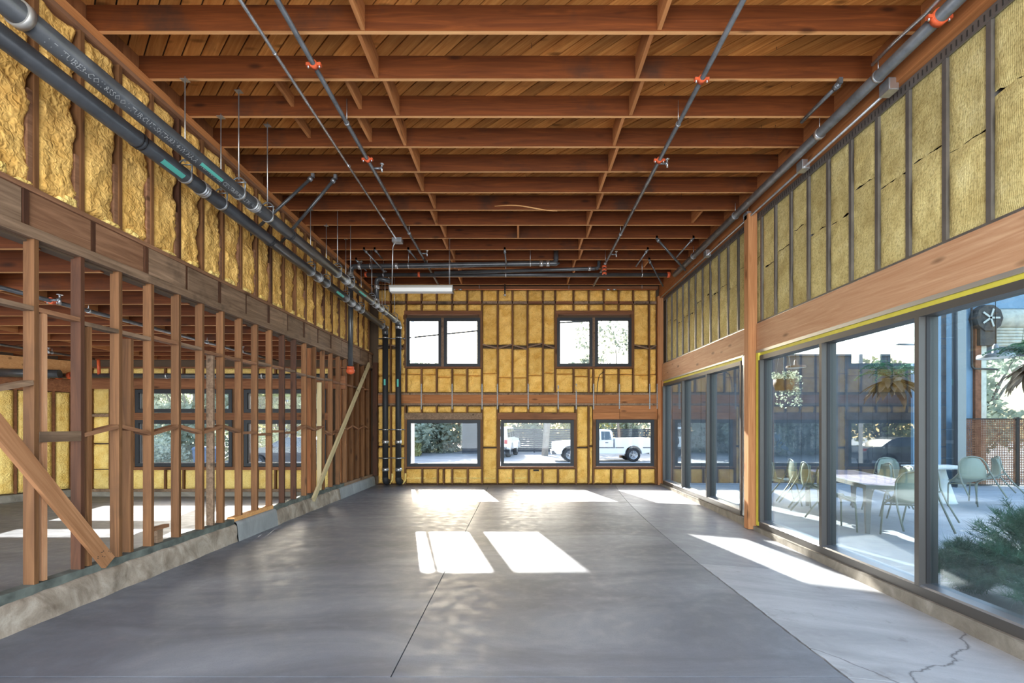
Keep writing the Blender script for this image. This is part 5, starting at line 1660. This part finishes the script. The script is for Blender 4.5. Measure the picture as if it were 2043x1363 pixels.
m = MB().hexa([(-1.18, -.80, 1.16), (-1.18, .80, 1.16), (-1.14, .80, 1.16), (-1.14, -.80, 1.16), (-.66, -.72, 1.62), (-.66, .72, 1.62), (-.60, .72, 1.62), (-.60, -.72, 1.62)])
local(m, 'windshield', M['car_glass'], t)
wheels(t, (front_x, rear_x), W, .375)
t.location = (4.41, 26.9, ZG)

# white jeep seen from behind its right side, heading away to the right
t = thing('jeep', (0, 0, 0), 'white boxy jeep with a rear spare wheel parked by the dark fence', 'car')
W = 1.76
low = [(-1.9, .60), (-1.62, .60)] + arch_pts(-1.15, .45, .48)[::-1] + [(-.6, .50), (.7, .50)] + arch_pts(1.25, .45, .48)[::-1] + [(1.75, .70), (1.95, .72), (1.95, 1.10), (.72, 1.18), (-1.92, 1.18)]
local(body(low, W, None, 0, .02), 'body', M['car_white'], t)
local(body([(-1.92, 1.14), (-1.86, 1.86), (.38, 1.86), (.74, 1.14)], W * .97, 1.2, .08, .04), 'cab', M['car_white'], t)
for s in (-1, 1):
    for pts in ([(-1.78, 1.24), (-1.74, 1.76), (-1.02, 1.76), (-1.02, 1.24)], [(-.92, 1.24), (-.92, 1.76), (-.32, 1.76), (-.32, 1.24)], [(-.22, 1.24), (-.22, 1.76), (.30, 1.76), (.54, 1.24)]):
        m = MB()
        for d in (0, .01):
            for x, z in pts: m.v.append((x, s * (W * .485 * (1 - .08 * min(1, max(0, (z - 1.2) / .5))) + .004 + d), z))
        m.face([0, 1, 2, 3]); m.face([4, 5, 6, 7])
        for i in range(4): m.face([i, (i + 1) % 4, 4 + (i + 1) % 4, 4 + i])
        local(m, 'side_window', M['car_glass'], t)
    for x in (-1.15, 1.25):
        m = MB().grid(lambda a, c, x=x, s=s: (x + .50 * math.cos(math.pi * a), s * (W / 2 - .02 + .14 * c), .50 + .47 * math.sin(math.pi * a)), 10, 1)
        m.grid(lambda a, c, x=x, s=s: (x + (.50 - .06 * c) * math.cos(math.pi * a), s * (W / 2 + .12), .50 + (.47 - .06 * c) * math.sin(math.pi * a)), 10, 1)
        local(m, 'fender', M['car_white'], t)
    local(MB().box(.50, .62, s * (W / 2), s * (W / 2 + .22), 1.20, 1.38), 'mirror', M['trim'], t)
    local(MB().box(-1.96, -1.88, s * .76 - .09, s * .76 + .09, .85, 1.08), 'tail_light', M['lamp_red'], t)
    local(MB().box(-.55, -.38, s * (W / 2), s * (W / 2 + .02), 1.08, 1.11), 'door_handle', M['trim'], t)
local(MB().box(-1.94, -1.90, -.62, .62, 1.28, 1.74), 'rear_window', M['car_glass'], t)
o = local(MB().lathe((-2.02, .05, 1.02), [(.22, -.11), (.36, -.11), (.38, -.06), (.38, .08), (.36, .11), (.22, .11)], 20, 'X'), 'spare_wheel', M['tire'], t)
m = MB().lathe((-2.11, .05, 1.02), [(.24, 0), (.23, -.02), (.001, .0)], 20, 'X')
for k in range(5):
    a = k * 1.2566; m.beam((-2.12, .05, 1.02), (-2.12, .05 + .22 * math.cos(a), 1.02 + .22 * math.sin(a)), .06, .02, (1, 0, 0))
local(m, 'rim', M['wheel'], t, o)
local(MB().box(-2.08, -1.88, -.80, .80, .52, .66), 'bumper', M['trim'], t)
local(MB().box(1.9, 2.1, -.80, .80, .55, .70), 'bumper', M['trim'], t)
wheels(t, (-1.15, 1.25), W, .40, .25)
t.location = (-1.25, 31.2, ZG); t.rotation_euler = (0, 0, math.radians(80))

# dark sedan
t = thing('sedan', (0, 0, 0), 'dark blue sedan parked on the street beyond the side room window', 'car')
W = 1.78
low = [(2.2, .42), (1.80, .40)] + arch_pts(1.38, .38, .34) + arch_pts(-1.38, .38, .34) + [(-1.85, .36), (-2.25, .42), (-2.28, .72), (-2.1, .92), (-1.0, 1.0), (1.3, 1.02), (2.2, .98), (2.3, .75)]
local(body(low, W, .75, .05, .03), 'body', M['car_dark'], t)
local(body([(-1.15, .96), (-.45, 1.36), (-.1, 1.43), (.75, 1.42), (1.15, 1.30), (1.65, .98)], W * .92, 1.0, .2, .05), 'cab', M['car_dark'], t)
for s in (-1, 1):
    for pts in ([(-.88, 1.0), (-.36, 1.34), (.16, 1.37), (.16, 1.0)], [(.24, 1.0), (.24, 1.37), (.74, 1.36), (1.2, 1.02)]):
        m = MB()
        for d in (0, .01):
            for x, z in pts: m.v.append((x, s * (W * .46 * (1 - .2 * min(1, max(0, (z - 1.0) / .5))) + .004 + d), z))
        m.face([0, 1, 2, 3]); m.face([4, 5, 6, 7])
        for i in range(4): m.face([i, (i + 1) % 4, 4 + (i + 1) % 4, 4 + i])
        local(m, 'side_window', M['car_glass'], t)
    local(MB().box(-2.24, -2.0, s * .62 - .18, s * .62 + .18, .66, .78), 'headlight', M['lamp_clear'], t)
    local(MB().box(2.1, 2.28, s * .62 - .18, s * .62 + .18, .78, .92), 'tail_light', M['lamp_red'], t)
    local(MB().box(-.86, -.70, s * (W / 2), s * (W / 2 + .16), .96, 1.08), 'mirror', M['car_dark'], t)
    local(MB().box(-.05, .12, s * (W / 2 - .01), s * (W / 2 + .015), .86, .89), 'door_handle', M['trim'], t)
wheels(t, (-1.38, 1.38), W, .32, .21)
t.location = (-10.3, 22.4, ZG); t.rotation_euler = (0, 0, math.radians(4))
